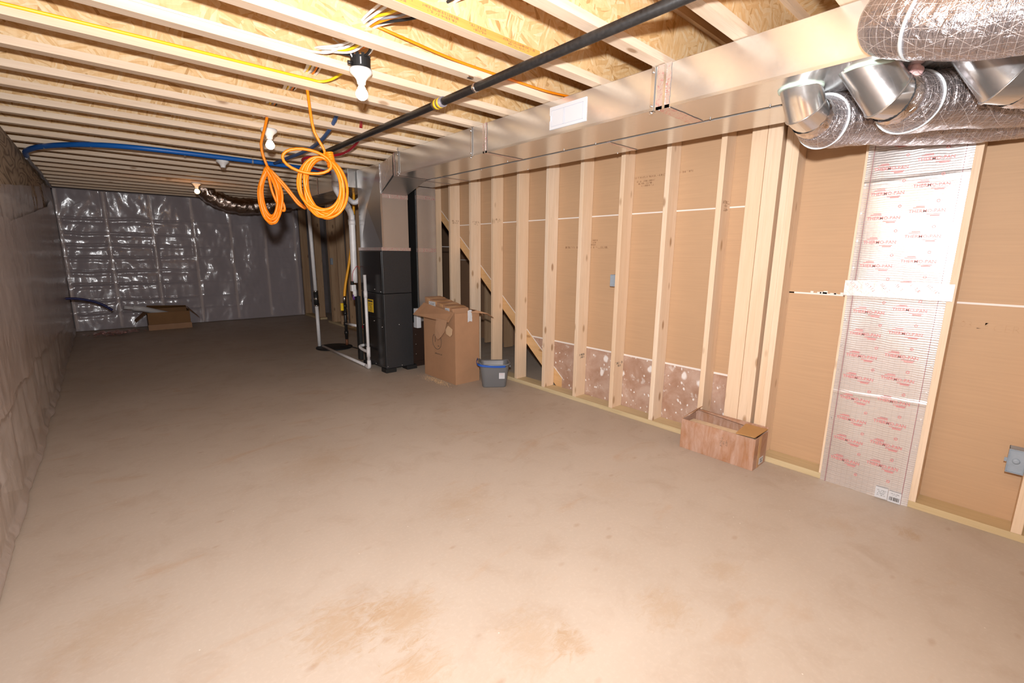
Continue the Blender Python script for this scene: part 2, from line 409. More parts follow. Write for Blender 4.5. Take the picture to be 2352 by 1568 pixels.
# ---- joists
ys=[3.425+.3985*(k-1) for k in range(-11,19)]
ys=[y for y in ys if y>YF+.2 and y<YB-.1]
fl=MB().box(-.50,5.15,-.063,0,0,.038).mesh('flange'); fl.materials.append(M['flange'])
wb=MB().box(-.50,5.15,-.037,-.027,0,.229).mesh('web'); wb.materials.append(M['osb'])
nback=len(ys); j0=None
ordn=['first','second','third','fourth','fifth','sixth','seventh','eighth','ninth','tenth','eleventh','twelfth','thirteenth','fourteenth','fifteenth','sixteenth','seventeenth','eighteenth','nineteenth','twentieth','twenty-first','twenty-second','twenty-third','twenty-fourth','twenty-fifth','twenty-sixth','twenty-seventh','twenty-eighth','twenty-ninth','thirtieth']
special={}
for i,y in enumerate(ys):
    k=nback-1-i
    lab=f"pale wooden I-joist with strand-board web, {ordn[k]} ceiling joist counted from the back wall"
    if k==0: lab='pale wooden I-joist under the subfloor, closest to the plastic-covered back wall'
    if abs(y-1.832)<.02: lab='wooden I-joist with an orange-stained, printed lower flange'
    if abs(y-3.0265)<.02: lab='wooden I-joist with the yellow cable stapled along its lower flange'
    if abs(y-2.628)<.02: lab='wooden I-joist with a white cable along its flange, beside the nearest lit bulb'
    if j0 is None:
        j0=thing('floor_joist',lab,'joist',(0,y,ZJ),group='floor joists in a row under the subfloor')
        obj('bottom_flange',fl,None,j0,(0,0,0)); obj('web',wb,None,j0,(0,0,.038)); obj('top_flange',fl,None,j0,(0,0,.267)); jj=j0
    else: jj=dup(j0,(0,y,ZJ),lab)
    special[round(y,2)]=jj
jo=[o for y,o in special.items() if abs(y-1.83)<.02][0]
st=obj('orange_stained_face',MB().box(.80,1.74,-.0636,-.0629,.001,.0372),M['orange_wood'],jo); st['label']='orange stained stretch of the flange'
pm=MB(); RYT=Matrix(((1,0,0),(0,0,-1),(0,1,0)))
for q,(a,w) in enumerate(((.95,.16),(1.16,.18),(1.36,.1),(1.60,.2))):
    scribble(pm,(a,-.064,.023),RYT,w,.009,2,q+3,.5)
obj('printed_warning',pm,M['brownink'],jo)
# ---- left wall
def wr(p,s=1.): return noise.noise(Vector(p)*s)
struct('trim_1',MB().box(-.56,-.475,YF,YB+.1,0,.038),M['treated'])
pp=tag(obj('plywood_band',MB().box(-.50,-.474,YF,YB-.01,1.79,ZJ),M['ply']),'dark plywood band with bold grain along the top of the left wall','plywood')
s0=None
names=['closest to the back corner']+[f'{ordn[i]} from the back corner' for i in range(1,24)]
for i in range(20):
    y=YB-.25-.6*i
    if y<YF+.1: break
    lab='pale wall stud behind the clear plastic on the left wall, '+names[i]
    if s0 is None:
        s0=tag(obj('wall_stud',MB().box(-.56,-.482,-.019,.019,.038,1.785),M['pale_stud'],None,(0,y,0)),lab,'stud','studs behind the plastic of the left wall')
        s1=s0
    else:
        s1=s0.copy(); C.objects.link(s1); s1.location=(0,y,0); s1['label']=lab
def topz(y):
    if y<4.8: return 1.80+.02*math.sin(y*3)
    if y<8.5: return 1.80+(y-4.8)*.093
    return min(2.16+(y-8.5)*.14,2.30)
def leftfn(u,v):
    y=YF+(YB-YF)*u; z0=.012; z=z0+(topz(y)+.008*wr((y*2,0,3))-z0)*v
    x=XL-.012+.014*wr((y*1.3,z*1.7,1))+.006*wr((y*6,z*6,5))
    if v<.02: x+=.012+.02*abs(wr((y*3.5,9,2)))
    ph=((y-(YB-.25))/.6)%1; ph=min(ph,1-ph)*.6
    if ph<.04: x-=.004
    for f_ in (1.43,1.24,.95,.30):
        ff=f_+.03*wr((y*.8,f_*5,0)); x+=.007*math.exp(-((z-ff)/.012)**2)
    ff=.25+.16*(y-2.0)
    if 2<y<7: x+=.006*math.exp(-((z-ff)/.014)**2)
    x+=.0025*wr((y*16,z*3,4))
    return (x,y,z)
tag(obj('plastic_sheet',MB().grid(leftfn,340,70),M['poly_left']),'clear plastic vapour barrier covering the left wall down to the floor','plastic sheet')
def leftfn2(u,v):
    y=YF+(9.6-YF)*u; zb=.56+.05*wr((y*2.2,4,1))+.035*abs(wr((y*7,2,8)))+.02*wr((y*19,2,3))-(max(0,y-4.5))*.045
    z=zb+(topz(y)-.25-zb)*v
    return (XL+.010+.012*wr((y*1.7,z*2,11))+.004*wr((y*7,z*7,2))+.006*math.exp(-((z-1.24-.02*wr((y,1,1)))/.013)**2)+.006*math.exp(-((z-1.43)/.013)**2)+.002*wr((y*18,z*3,6)),y,z)
tag(obj('plastic_sheet',MB().grid(leftfn2,340,36),M['poly_left']),'second plastic layer with ragged lower edge hanging over the left wall','plastic sheet')
# ---- back wall
bs=[-.435,.135,.745,1.345,1.945,2.55,3.12]
q0=None; bl=['in the left corner']+[f'{ordn[i]} from the left corner' for i in range(1,7)]
for i,x in enumerate(bs):
    lab='pale wall stud behind the clear plastic on the back wall, '+bl[i]
    if q0 is None: q0=tag(obj('wall_stud',MB().box(-.021,.021,-.008,.08,.038,ZJ),M['pale_stud'],None,(x,YB+.015,0)),lab,'stud','studs behind the plastic of the back wall')
    else:
        q=q0.copy(); C.objects.link(q); q.location=(x,YB+.015,0); q['label']=lab
folds=[1.87,1.63,1.44,1.24,1.01,.79,.52,.30]
def backfn(u,v):
    x=XL+(3.19-XL)*u; z=.012+(ZJ-.012)*v
    dmin=min(abs(x-b) for b in bs); pull=max(0,1-dmin/.05)
    am=max(.15,1-max(0,x-.3)/1.6)
    d=.030*wr((x*1.6,z*1.9,1))+.016*wr((x*4.5,z*3.0,4))+.0035*wr((x*15,z*9,7))
    for f in folds:
        ff=f+.02*wr((x*3,f*9,0)); d+=am*.016*math.exp(-((z-ff)/.014)**2)-am*.010*math.exp(-((z-ff+.05)/.035)**2)
    # fans of creases running out of the studs
    k=int((x-bs[0])/.6); d+=.003*math.sin((z*6+((x-bs[0])/.6%1)*7*(1 if k%2 else -1))*2.2+3*wr((x*2,z*2,9)))*am
    return (x,YB-.014-d*(1-pull)-.004,z)
tag(obj('plastic_sheet',MB().grid(backfn,380,250),M['poly_back']),'glossy wrinkled clear plastic vapour barrier stapled over the back wall','plastic sheet')
# ---- partition on the right
tag(obj('bottom_plate',MB().box(XP,XB,.66,5.35,0,.038),M['treated'],bevel=.002),'yellowish treated bottom plate under the row of studs','plate')
tag(obj('bottom_plate',MB().box(XP,XB,-2.1,.30,0,.038),M['treated'],bevel=.002),'yellowish treated bottom plate right of the foil panel','plate')
tag(obj('bottom_plate',MB().box(XP,XB,7.3,9.05,0,.038),M['treated'],bevel=.002),'bottom plate of the far partition behind the furnace','plate')
tag(obj('bottom_plate',MB().box(XP,XB,9.5,YB,0,.038),M['treated'],bevel=.002),'short bottom plate at the far right corner','plate')
tag(obj('top_plate',MB().box(XP,XB,-2.1,YB,ZJ-.076,ZJ-.001),M['stud_y'],bevel=.002),'long wooden top plate over the right partition','plate')
SB=MB().box(XP,XB,-.038,0,.038,ZJ-.076).mesh('wall_stud'); SB.materials.append(M['stud'])
def stud(y,lab,grp='studs of the right partition',x=0,me=SB):
    o=bpy.data.objects.new('wall_stud',me); C.objects.link(o); o.location=(x,y,0)
    b=o.modifiers.new('bevel','BEVEL'); b.width=.0025; b.segments=2
    tag(o,lab,'stud',grp); return o
near=[(5.19,'pale wall stud beside the metal return duct, partly hidden by it'),(4.78,'pale wall stud with a printed stamp and a V-shaped knot, right of the return duct'),(4.364,'pale wall stud rising behind the large cardboard box'),(3.961,'pale wall stud just right of the large cardboard box'),(3.554,'pale wall stud rising behind the grey bucket'),(3.141,'pale wall stud right of the bucket where the diagonal brace reaches the floor'),(2.727,'pale stamped wall stud between the brace end and the stud with the wall box'),(2.307,'pale wall stud with the small grey wall box on its left side'),(1.908,'pale wall stud between the wall box stud and the small cardboard box'),(1.506,'pale wall stud rising behind the left half of the small cardboard box')]
sd=[stud(y,l) for y,l in near]
stud(1.104,'pale doubled wall stud, left board of the pair by the corner'); stud(1.066,'pale doubled wall stud, right board of the pair by the corner')
stud(.695,'yellowish wall stud at the left edge of the foil panel'); stud(.270,'yellow wall stud along the right edge of the foil panel'); stud(-.125,'wall stud with a dark orange knot at the right edge of the view'); stud(-.53,'wall stud beyond the right edge of the view')
for (a,b,x0,l) in ((1.218,1.310,XP,'bright wide-faced post board left of the pair by the corner'),(1.128,1.216,XP+.004,'greyer wide-faced post board beside the bright one')):
    tag(obj('post_board',MB().box(x0,XB,a,b,.038,ZJ-.076),M['stud'],bevel=.0025),l,'post')
# stamps on the stud sides (face to -Y) and on fronts
def stamp(parent,x,y,z,w,rows,seed,mat='brownink'):
    m=MB(); scribble(m,(x,y-.0388,z),RYT,w,.018,rows,seed,.35); obj('printed_stamp',m,M[mat],parent)
stamp(sd[1],XP+.07,0,1.74,.09,2,1); stamp(sd[2],XP+.07,0,1.71,.09,2,2); stamp(sd[3],XP+.07,0,1.72,.08,2,3)
stamp(sd[6],XP+.07,0,.43,.10,2,4,'ink'); stamp(sd[7],XP+.07,0,.43,.10,2,5,'ink'); stamp(sd[9],XP+.07,0,1.72,.09,3,6)
for k,(a) in enumerate(()): pass
# orange knot patch on right stud
# rear studs
OB=MB().box(XP,XB,-.038,0,.038,ZJ-.076).mesh('wall_stud'); OB.materials.append(M['oldstud'])
rear=[(YB-.02,'rough stud in the far right corner beside the plastic'),(9.62,'rough stud left of the opening, behind the white sump pipe'),(8.86,'rough stud with a small grey box, right of the opening'),(8.80,'rough stud doubled onto the one with the small grey box'),(8.42,'rough knotty stud right of the doubled pair in the far partition'),(7.98,'rough stud behind the orange gas tube'),(7.55,'rough stud just left of the thick white vent pipe')]
for y,l in rear: stud(y,l,'rough studs of the far partition',0,OB)
tag(obj('wiring_box',MB().box(XP-.004,XP+.03,8.70,8.765,1.13,1.25),M['greybox'],bevel=.003),'small grey wiring box on the far partition studs','wiring box')
tag(obj('grey_panel',MB().box(3.75,3.77,7.2,YB+.05,0,ZJ),M['greyboard']),'plain grey wall panel seen through the far partition opening','panel')
# drywall behind the partition
def dline(y): return .132+.813*(y-2.994)+.012     # top line of the diagonal brace
def sheet(name,pts,m,lab,x=XB+.002,t=.0127):
    return tag(obj(name,MB().prism(pts,'X',x,x+t),M[m]),lab,'drywall')
zc=1.70; zl=.503
sheet('drywall_sheet',[(1.062,zc+.004),(4.92,zc+.004),(5.40,dline(5.40)),(5.40,ZJ),(1.062,ZJ)],'drywall','brown-backed drywall sheet behind the studs, above the white joint line')
yc=2.994+(zl-.144)/.813
sheet('drywall_sheet',[(1.062,zl+.006),(yc+.01,zl+.006),(4.91,zc-.004),(1.062,zc-.004)],'drywall','brown-backed drywall sheet behind the studs, middle of the wall')
sheet('drywall_scrap',[(1.062,0.0),(2.99,0.0),(2.99,dline(2.99)),(yc,zl-.006),(1.062,zl-.006)],'stained','stained drywall strip with white blotches low behind the studs')
sheet('drywall_sheet',[(-2.1,1.141),(1.060,1.141),(1.060,ZJ),(-2.1,ZJ)],'drywall','brown-backed drywall sheet in the upper half beside the foil panel')
sheet('drywall_sheet',[(-2.1,0.0),(1.060,0.0),(1.060,1.133),(-2.1,1.133)],'drywall','brown-backed drywall sheet in the lower half beside the foil panel')
# white joint seams (gypsum edges)
g=MB(); g.box(XB-.0015,XB+.006,1.062,4.9,zc-.005,zc+.005)
tag(obj('gypsum_joint',g,M['gypsum']),'thin white gypsum joint line high behind the studs','joint')
g=MB(); g.box(XB-.002,XB+.006,1.062,yc,zl-.008,zl+.006)
tag(obj('gypsum_joint',g,M['gypsum']),'white gypsum edge above the stained drywall strip','joint')
g=MB(); g.box(XB-.0015,XB+.006,-2.1,.999,1.132,1.142)
for q in range(14):
    y=.75+random.uniform(-.12,.2); g.box(XB-.004,XB,y,y+random.uniform(.01,.04),1.14,1.146+random.random()*.012)
tag(obj('gypsum_joint',g,M['gypsum']),'white gypsum joint at mid height beside the foil panel','joint')
# diagonal brace
def dz(y): return dline(y)
A=(5.40,dz(5.40)); B=(3.0,dz(3.0)); 
tag(obj('diagonal_brace',MB().prism([(2.93,.0),(3.03,.0),(5.40,dz(5.40)-.125),(5.40,dz(5.40)-.008),(2.95,dz(2.95)-.008)],'X',XB+.003,XB+.041),M['diag'],bevel=.002),'yellow-brown diagonal brace sloping down behind the left studs','brace')
e=MB(); e.hexa([(XB+.0,2.98,dz(2.98)-.008),(XB+.041,2.98,dz(2.98)-.008),(XB+.041,5.40,dz(5.40)-.008),(XB+.0,5.40,dz(5.40)-.008),(XB+.0,2.98,dz(2.98)+.003),(XB+.015,2.98,dz(2.98)+.003),(XB+.015,5.40,dz(5.40)+.003),(XB+.0,5.40,dz(5.40)+.003)])
tag(obj('gypsum_edge',e,M['gypsum']),'white cut drywall edge along the diagonal brace','joint')
# prints on the drywall
def prints(parent_name_lab,items,mat='ink'): pass
dw=[o for o in C.objects if o.name.startswith('drywall_sheet')]
m=MB()
scribble(m,(XB+.001,2.01,1.975),RXT,.50,.013,1,11); scribble(m,(XB+.001,2.16,1.945),RXT,.16,.012,3,12,.5)
obj('printed_lines',m,M['brownink'],dw[0])
m=MB(); scribble(m,(XB+.001,2.75,1.42),RXT,.50,.018,1,14); scribble(m,(XB+.001,2.69,1.485),RXT,.14,.013,3,15,.5)
obj('printed_lines',m,M['brownink'],dw[1])
m=MB(); text_mesh(m,'2 03:25',.05,(XB+.001,.245,1.01),RXT,-.0022,'LEFT'); text_mesh(m,'CERTA',.055,(XB+.001,.085,1.0),RXT,-.0022,'LEFT')
obj('printed_code',m,plain('drywall_stamp_ink',(.47,.27,.13),.6),dw[3])
# wall boxes
t=thing('outlet_box','grey plastic outlet box on the stud at the right edge of the view','outlet box',(0,0,0))
b=MB(); x0,x1,y0,y1,z0,z1=XP+.004,XP+.075,-.124,-.062,.335,.455
b.box(x0,x1,y0,y1,z0,z0+.003).box(x0,x1,y0,y1,z1-.003,z1).box(x0+.001,x1,y0,y0+.003,z0,z1).box(x0+.001,x1,y1-.003,y1,z0,z1).box(x1-.003,x1,y0,y1,z0,z1).box(x0+.010,x0+.014,y0,y1,z0,z1)
obj('box_body',b,M['greybox'],t,bevel=.001)
obj('nail_ear',MB().box(XP+.03,XP+.034,y1,y1+.010,.38,.40),M['greybox'],t)
obj('screw_boss',MB().lathe([(.014,0),(.014,.002),(.006,.003)],(x0+.010,-.092,.395),16,Matrix(((0,0,-1),(0,1,0),(1,0,0)))),M['greybox'],t)
t=thing('outlet_box','small grey outlet box on the left side of a stud in mid wall','outlet box',(0,0,0))
obj('box_body',MB().box(XP+.02,XP+.085,2.308,2.372,1.10,1.20),M['greybox'],t,bevel=.003)
obj('wire_tail',MB().tube(smooth_path([(XP+.05,2.34,1.19),(XP+.06,2.33,1.24),(XP+.07,2.315,1.32),(XP+.07,2.313,2.2)]),.004,6),M['gr_cable'],t)
tag(obj('electrical_cable',MB().tube([(XB-.03,5.8,1.46),(XB+.5,5.0,1.44),(XB+.9,4.2,1.46)],.006,6),M['wh_cable']),'thin white cable crossing the dark space behind the brace','cable')
# space behind the brace
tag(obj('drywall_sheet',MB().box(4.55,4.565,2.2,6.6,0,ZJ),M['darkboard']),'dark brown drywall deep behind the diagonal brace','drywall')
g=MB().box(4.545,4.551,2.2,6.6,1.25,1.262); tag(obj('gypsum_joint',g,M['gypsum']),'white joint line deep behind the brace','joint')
for y,l in ((5.35,'grey stud deep behind the brace, left one'),(4.9,'grey stud deep behind the brace, right one')):
    o=bpy.data.objects.new('wall_stud',OB); C.objects.link(o); o.location=(1.0,y,0); tag(o,l,'stud','studs deep behind the brace')
# ---- foil panel
t=thing('foil_return_panel','silver foil return-air panel with red printing stapled between two studs','foil panel',(XP-.004,0,0))
def pf(u,v):
    y=.682-u*(.682-.262); z=.0+v*2.225
    y+= (.0 if u>.5 else 0)
    edge=min(u,1-u)
    x=-.002+.0035*wr((y*6,z*3,2))
    if edge<.06: x+=.001
    for zz in (.585,1.77): x-=.004*math.exp(-((z-zz-.02*(u-.5))/.008)**2)
    x-=.003*math.exp(-((z-1.17)/.03)**2)
    return (x,y+.0,z)
obj('foil_face',MB().grid(pf,40,260),M['panfoil'],t)
m=MB(); rd=random.Random(3)
def logo(y,z,s=1.,tilt=0.):
    R=RXT@Matrix.Rotation(tilt,3,'Z')
    text_mesh(m,'THERMO-PAN',.024*s,(-.0078,y,z),R,.0003)
    m.obox(Vector((-.0078,y+.035*s,z+.026*s)),.050*s,.0035,.0006,R)
    m.obox(Vector((-.0078,y+.030*s,z+.033*s)),.036*s,.0035,.0006,R)
    m.obox(Vector((-.0078,y-.03*s,z-.010*s)),.060*s,.003,.0006,R)
    m.obox(Vector((-.0078,y-.035*s,z-.017*s)),.040*s,.005,.0006,R)
z=.16
while z<2.2:
    logo(.572,z,.95,.0); logo(.398,z+.028,.95,0)
    for yy,zz in ((.51,z-.062),(.36,z-.045)):
        k=MB().lathe([(.0075,0),(.0075,.0006),(.0045,.0006),(.0045,0)],(-.0074,yy,zz),14,Matrix(((0,0,-1),(0,1,0),(1,0,0))))
        n=len(m.v); m.v+=k.v; m.f+=[tuple(n+i for i in f) for f in k.f[:-2]]
    z+=.128
obj('printed_logos',m,M['redink'],t)
m=MB(); m.box(-.0076,-.007,.6535,.6555,0,2.22).box(-.0076,-.007,.291,.293,0,2.22)
obj('fold_lines',m,M['darkred'],t)
def tp(u,v): 
    y=.70-u*(.70-.24); z=1.150+v*.085
    return (-.0095+.0006*wr((y*30,z*30,1)),y,z)
o=obj('cross_tape',MB().grid(tp,50,10),crump('silver_tape',(.72,.68,.66),.4,30,.15,.6),t)
for q in range(6):
    m=MB(); scribble(m,(-.0108,.655-q*.066,1.200),RXT@Matrix.Rotation(-.75,3,'Z'),.055,.014,1,q+40); obj('tape_printing',m,M['redink'],o)
lb=obj('barcode_label',MB().box(-.0105,-.009,.352,.408,.006,.07),M['white'],t); 
m=MB(); scribble(m,(-.0107,.38,.05),RXT,.046,.005,4,5,1.); obj('label_print',m,M['ink'],lb)
lb=obj('barcode_label',MB().box(-.0105,-.009,.292,.348,.002,.066),M['white'],t)
m=MB(); x=.342; 
while x>.300:
    w=rd.uniform(.001,.004); m.box(-.0110,-.0104,x-w,x,.012,.034); x-=w+rd.uniform(.001,.003)
scribble(m,(-.0107,.32,.052),RXT,.04,.004,2,8,1.); obj('label_print',m,M['ink'],lb)
m=MB()
for q in range(14): m.box(-.010,-.007,.672+rd.uniform(-.003,.003),.676,.25+q*.15,.262+q*.15).box(-.010,-.007,.270,.274,.2+q*.15,.212+q*.15)
obj('staples',m,M['zinc'],t)
# ---- trunk ducts
ZD=2.10
t=thing('trunk_duct','long galvanized trunk duct hanging under the joists, front one','duct',(0,0,0))
obj('duct_body',MB().box(2.225,2.590,-2.0,4.24,ZD,ZJ-.004),M['galv'],t,bevel=.003)
def taperings(t,y,w,x0,x1,z0=ZD,z1=ZJ-.004,nm='joint_tape',mat='tape'):
    m=MB(); e=.003
    def f(u,v):
        yy=y-w/2+w*v+.003*wr((u*20,v*3,y)); p=u*3
        if p<1: q=(x0-e,yy,z1+(z0-z1)*p)
        elif p<2: q=(x0-e+(x1-x0+2*e)*(p-1),yy,z0-e)
        else: q=(x1+e,yy,z0+(z1-z0)*(p-2))
        return q
    m.grid(f,60,6,False); obj(nm,m,M[mat],t)
taperings(t,1.365,.075,2.225,2.590); taperings(t,2.82,.05,2.225,2.590); taperings(t,4.235,.03,2.225,2.590)
obj('drive_cleat',MB().box(2.219,2.226,1.352,1.366,ZD-.004,ZJ-.005),M['galv_b'],t); obj('drive_cleat',MB().box(2.219,2.226,2.812,2.826,ZD-.004,ZJ-.005),M['galv_b'],t)
obj('bottom_seam',MB().box(2.222,2.2265,-2,4.2,ZD-.003,ZD+.011),M['galv_b'],t)
balls('screw',[(x,y,ZD-.003) for x,y in ((2.56,2.95),(2.575,2.35),(2.58,2.07),(2.57,1.28),(2.575,.98),(2.235,1.33),(2.235,1.39))],.005,M['zinc'],t)
t=thing('trunk_duct','second galvanized trunk duct running beside the stud wall','duct',(0,0,0))
obj('duct_body',MB().box(2.630,2.950,-2.0,4.72,ZD+.002,ZJ-.004),M['galv'],t,bevel=.003)
taperings(t,2.0,.03,2.630,2.95,ZD+.002); taperings(t,4.02,.03,2.630,2.95,ZD+.002); taperings(t,4.35,.03,2.630,2.95,ZD+.002)
balls('screw',[(x,y,ZD) for x,y in ((2.94,2.15),(2.64,3.4),(2.93,3.1))],.005,M['zinc'],t)
t=thing('trunk_duct','galvanized trunk duct leading back from the furnace plenum','duct',(0,0,0))
obj('duct_body',MB().box(2.225,2.590,5.36,6.75,ZD,ZJ-.004),M['galv'],t,bevel=.003)
obj('reducer',MB().hexa([(2.225,6.75,ZD),(2.59,6.75,ZD),(2.72,7.2,ZD+.02),(2.42,7.2,ZD+.02),(2.225,6.75,ZJ-.004),(2.59,6.75,ZJ-.004),(2.72,7.2,ZJ-.004),(2.42,7.2,ZJ-.004)]),M['galv_d'],t)
obj('narrow_section',MB().box(2.42,2.72,7.2,9.1,ZD+.02,ZJ-.004),M['galv_d'],t,bevel=.003)
taperings(t,5.75,.03,2.225,2.590); taperings(t,6.35,.03,2.225,2.590)
# hangers
def hanger(y,lab):
    m=MB().box(2.216,2.2195,y-.010,y+.010,ZD-.02,ZJ+.03).box(2.216,2.24,y-.010,y+.010,ZD-.008,ZD-.0045)
    h=thing('duct_hanger',lab,'hanger',(0,0,0),group='metal straps that carry the front trunk duct')
    obj('strap',m,M['galv_b'],h)
    balls('screw',[(2.214,y,z) for z in (ZD-.012,ZD+.02,ZJ-.03,ZJ+.012)],.006,M['zinc'],h)
hanger(1.425,'shiny metal hanger strap beside the pink foil joint tape, near end of the duct')
hanger(2.985,'shiny metal hanger strap on the duct between the white plate and the furnace')
hanger(4.15,'shiny metal hanger strap at the furnace end of the duct')
# white register plate
t=thing('air_register','white rectangular register plate on the side of the trunk duct','register',(2.225,0,0))
obj('face_plate',MB().box(-.006,0,1.862,2.157,2.135,2.268),M['white'],t,bevel=.002)
m=MB()
for a,b in ((1.885,2.03),(2.038,2.137)):
    for (p,q,r,s) in ((a,b,2.243,2.245),(a,b,2.151,2.153),(a,a+.002,2.151,2.245),(b-.002,b,2.151,2.245)): m.box(-.0075,-.006,p,q,r,s)
obj('field_outline',m,M['offwhite'],t)
obj('lever',MB().box(-.013,-.006,2.145,2.149,2.185,2.215),M['zinc'],t)
# ---- take-offs and flex ducts
def elbow(t,c0,path,r,name='elbow'):
    m=MB(); m.tube(path,r,28,True); o=obj(name,m,M['galv_b'],t); 
    k=MB()
    for i in range(1,len(path)-1):
        a=Vector(path[i]); d=(Vector(path[i+1])-Vector(path[i-1])).normalized()
        k.tube([a-d*.003,a+d*.003],r*1.025,28,True)
    obj('gore_seam',k,M['galv_b'],o); return o
def ring(t,c,r,nrm='Z',name='sealant_ring'):
    pts=[]
    for i in range(28):
        a=2*PI*i/28; rr=r+.006*wr((i*.9,c[0],3))
        pts.append((c[0]+rr*math.cos(a),c[1]+rr*math.sin(a),c[2]) if nrm=='Z' else (c[0],c[1]+rr*math.cos(a),c[2]+rr*math.sin(a)))
    obj(name,MB().tube(pts,.0065,8,closed=True),M['sealant'],t)
def flex(t,pts,r,ties=(),seed=1,mat='jacket',amp=.035,name='insulated_jacket'):
    P=smooth_path(pts,14)
    def rf(L,th): return 1+amp*wr((L*16,math.cos(th)*1.2,math.sin(th)*1.2+seed))+amp*.6*wr((L*60,math.cos(th)*2,math.sin(th)*2+seed))
    rr=r if callable(r) else r
    o=obj(name,MB().tube(P,rr,44,True,rf=rf),M[mat],t)
    for k in ties:
        i=int(k*(len(P)-1)); a=P[i]; d=(P[min(i+1,len(P)-1)]-P[max(i-1,0)]).normalized()
        R=r(i/(len(P)-1)) if callable(r) else r
        obj('tie_strap',MB().tube([a-d*.005,a+d*.005],R*1.035,36,True),M['tie'],t)
    return o
# 1: lowest
def gore(t,path,rs):
    """mitred sheet-metal elbow: rings of the tube lie in the mitre planes"""
    P=[Vector(p) for p in path]; seg=36; m=MB(); rings=[]
    n0=[(P[1]-P[0]).normalized()]+[((P[i+1]-P[i]).normalized()+(P[i]-P[i-1]).normalized()).normalized() for i in range(1,len(P)-1)]+[(P[-1]-P[-2]).normalized()]
    n0[0]=Vector((0,0,-1))
    for i,p in enumerate(P):
        d=(P[min(i+1,len(P)-1)]-P[max(i,1)-1]).normalized() if i in (0,len(P)-1) else (P[i]-P[i-1]).normalized()
        if i==0: d=(P[1]-P[0]).normalized()
        a=Vector((1,0,0)); a=(a-d*a.dot(d)).normalized(); b=d.cross(a); r=rs; row=[]
        for k in range(seg):
            th=2*PI*k/seg; q=a*math.cos(th)*r+b*math.sin(th)*r
            q=q-d*(q.dot(n0[i])/d.dot(n0[i])); row.append(p+q)
        rings.append(row)
    for row in rings: m.v+=row
    for i in range(len(P)-1):
        for k in range(seg): k2=(k+1)%seg; m.smooth.add(len(m.f)); m.f.append((i*seg+k,i*seg+k2,(i+1)*seg+k2,(i+1)*seg+k))
    me=m; o=obj('elbow',me,M['galv_b'],t); es=o.modifiers.new('edge','EDGE_SPLIT'); es.split_angle=.5
    for i in range(1,len(P)-1):
        obj('gore_seam',MB().tube([v+ (v-P[i])*.012 for v in rings[i]],.0035,6,closed=True),M['galv_b'],o)
    return o
def wrap(t,a,b,r):
    a,b=Vector(a),Vector(b); P=[a.lerp(b,k/10) for k in range(11)]
    obj('crumpled_foil',MB().tube(P,lambda k:r*(.965+.05*math.sin(PI*k)),60,False,rf=lambda L,th:1.02+.05*wr((L*50,math.cos(th)*4,math.sin(th)*4))),M['crumpled'],t)
t=thing('flex_duct','lowest foil-wrapped flexible duct, first elbow on the trunk underside','flexible duct')
gore(t,[(2.42,.80,2.101),(2.412,.766,2.0),(2.53,.752,1.972)],.079)
ring(t,(2.42,.80,2.097),.083)
flex(t,[(2.50,.757,1.978),(2.56,.742,1.978),(2.60,.728,1.986),(2.66,.69,1.993),(2.75,.618,2.005),(2.92,.464,2.006),(3.03,.30,2.004),(3.075,.125,2.003),(3.07,-.3,2.0),(3.05,-1.0,2.0)],lambda k:.086+.032*min(1,k*7),(.13,),1)
wrap(t,(2.455,.762,1.99),(2.53,.750,1.974),.083)
# 2: middle
t=thing('flex_duct','middle foil-wrapped flexible duct with a large shiny elbow','flexible duct')
gore(t,[(2.385,.545,2.101),(2.405,.48,1.995),(2.49,.435,1.982)],.086)
ring(t,(2.385,.545,2.097),.091)
flex(t,[(2.46,.447,1.985),(2.51,.43,1.982),(2.56,.415,1.985),(2.62,.37,1.997),(2.70,.30,2.008),(2.80,.19,2.008),(2.84,.08,2.006),(2.84,-.3,2.0),(2.82,-1.0,2.0)],lambda k:.092+.023*min(1,k*7),(.15,),4)
wrap(t,(2.43,.467,1.989),(2.475,.442,1.984),.0895)
m=MB()
for q in range(9): m.sphere((2.445+random.uniform(-.015,.02),.415+random.uniform(-.02,.01),2.02+q*.010),.014+.006*random.random(),8)
obj('fibreglass_tuft',m,M['fibre'],t)
# 3: right
t=thing('flex_duct','nearest shiny metal elbow under the trunk duct with foil tape','flexible duct')
gore(t,[(2.44,.215,2.101),(2.44,.15,1.995),(2.53,.05,1.98)],.094)
ring(t,(2.44,.215,2.097),.10)
flex(t,[(2.505,.078,1.982),(2.54,.02,1.98),(2.57,-.08,1.98),(2.57,-.4,1.98),(2.55,-1.0,2.0)],lambda k:.099+.018*min(1,k*7),(.2,),7)
wrap(t,(2.462,.125,1.992),(2.51,.072,1.984),.0975)
# 4: top, from the side of the trunk
t=thing('flex_duct','topmost foil-wrapped flexible duct leaving the side of the trunk','flexible duct')
ring(t,(2.222,.425,2.195),.100,'X')
obj('collar',MB().tube([(2.225,.425,2.195),(2.18,.425,2.195)],.095,28),M['galv_b'],t)
flex(t,[(2.215,.43,2.19),(2.15,.425,2.175),(2.105,.37,2.145),(2.09,.28,2.11),(2.095,.16,2.085),(2.10,.0,2.075),(2.10,-.4,2.09),(2.1,-1.0,2.1)],lambda k:.100+.020*min(1,k*7),(.34,),9)
# far foil flex
t=thing('flex_duct','shiny crumpled foil flexible duct sagging at the top of the back wall','flexible duct')
flex(t,[(2.62,9.0,2.22),(2.45,9.0,2.17),(2.17,9.0,2.13),(1.85,9.0,2.11),(1.62,9.0,2.15),(1.44,9.0,2.24),(1.32,9.0,2.40)],.128,(),3,'flexfoil',.14,'foil_tube')
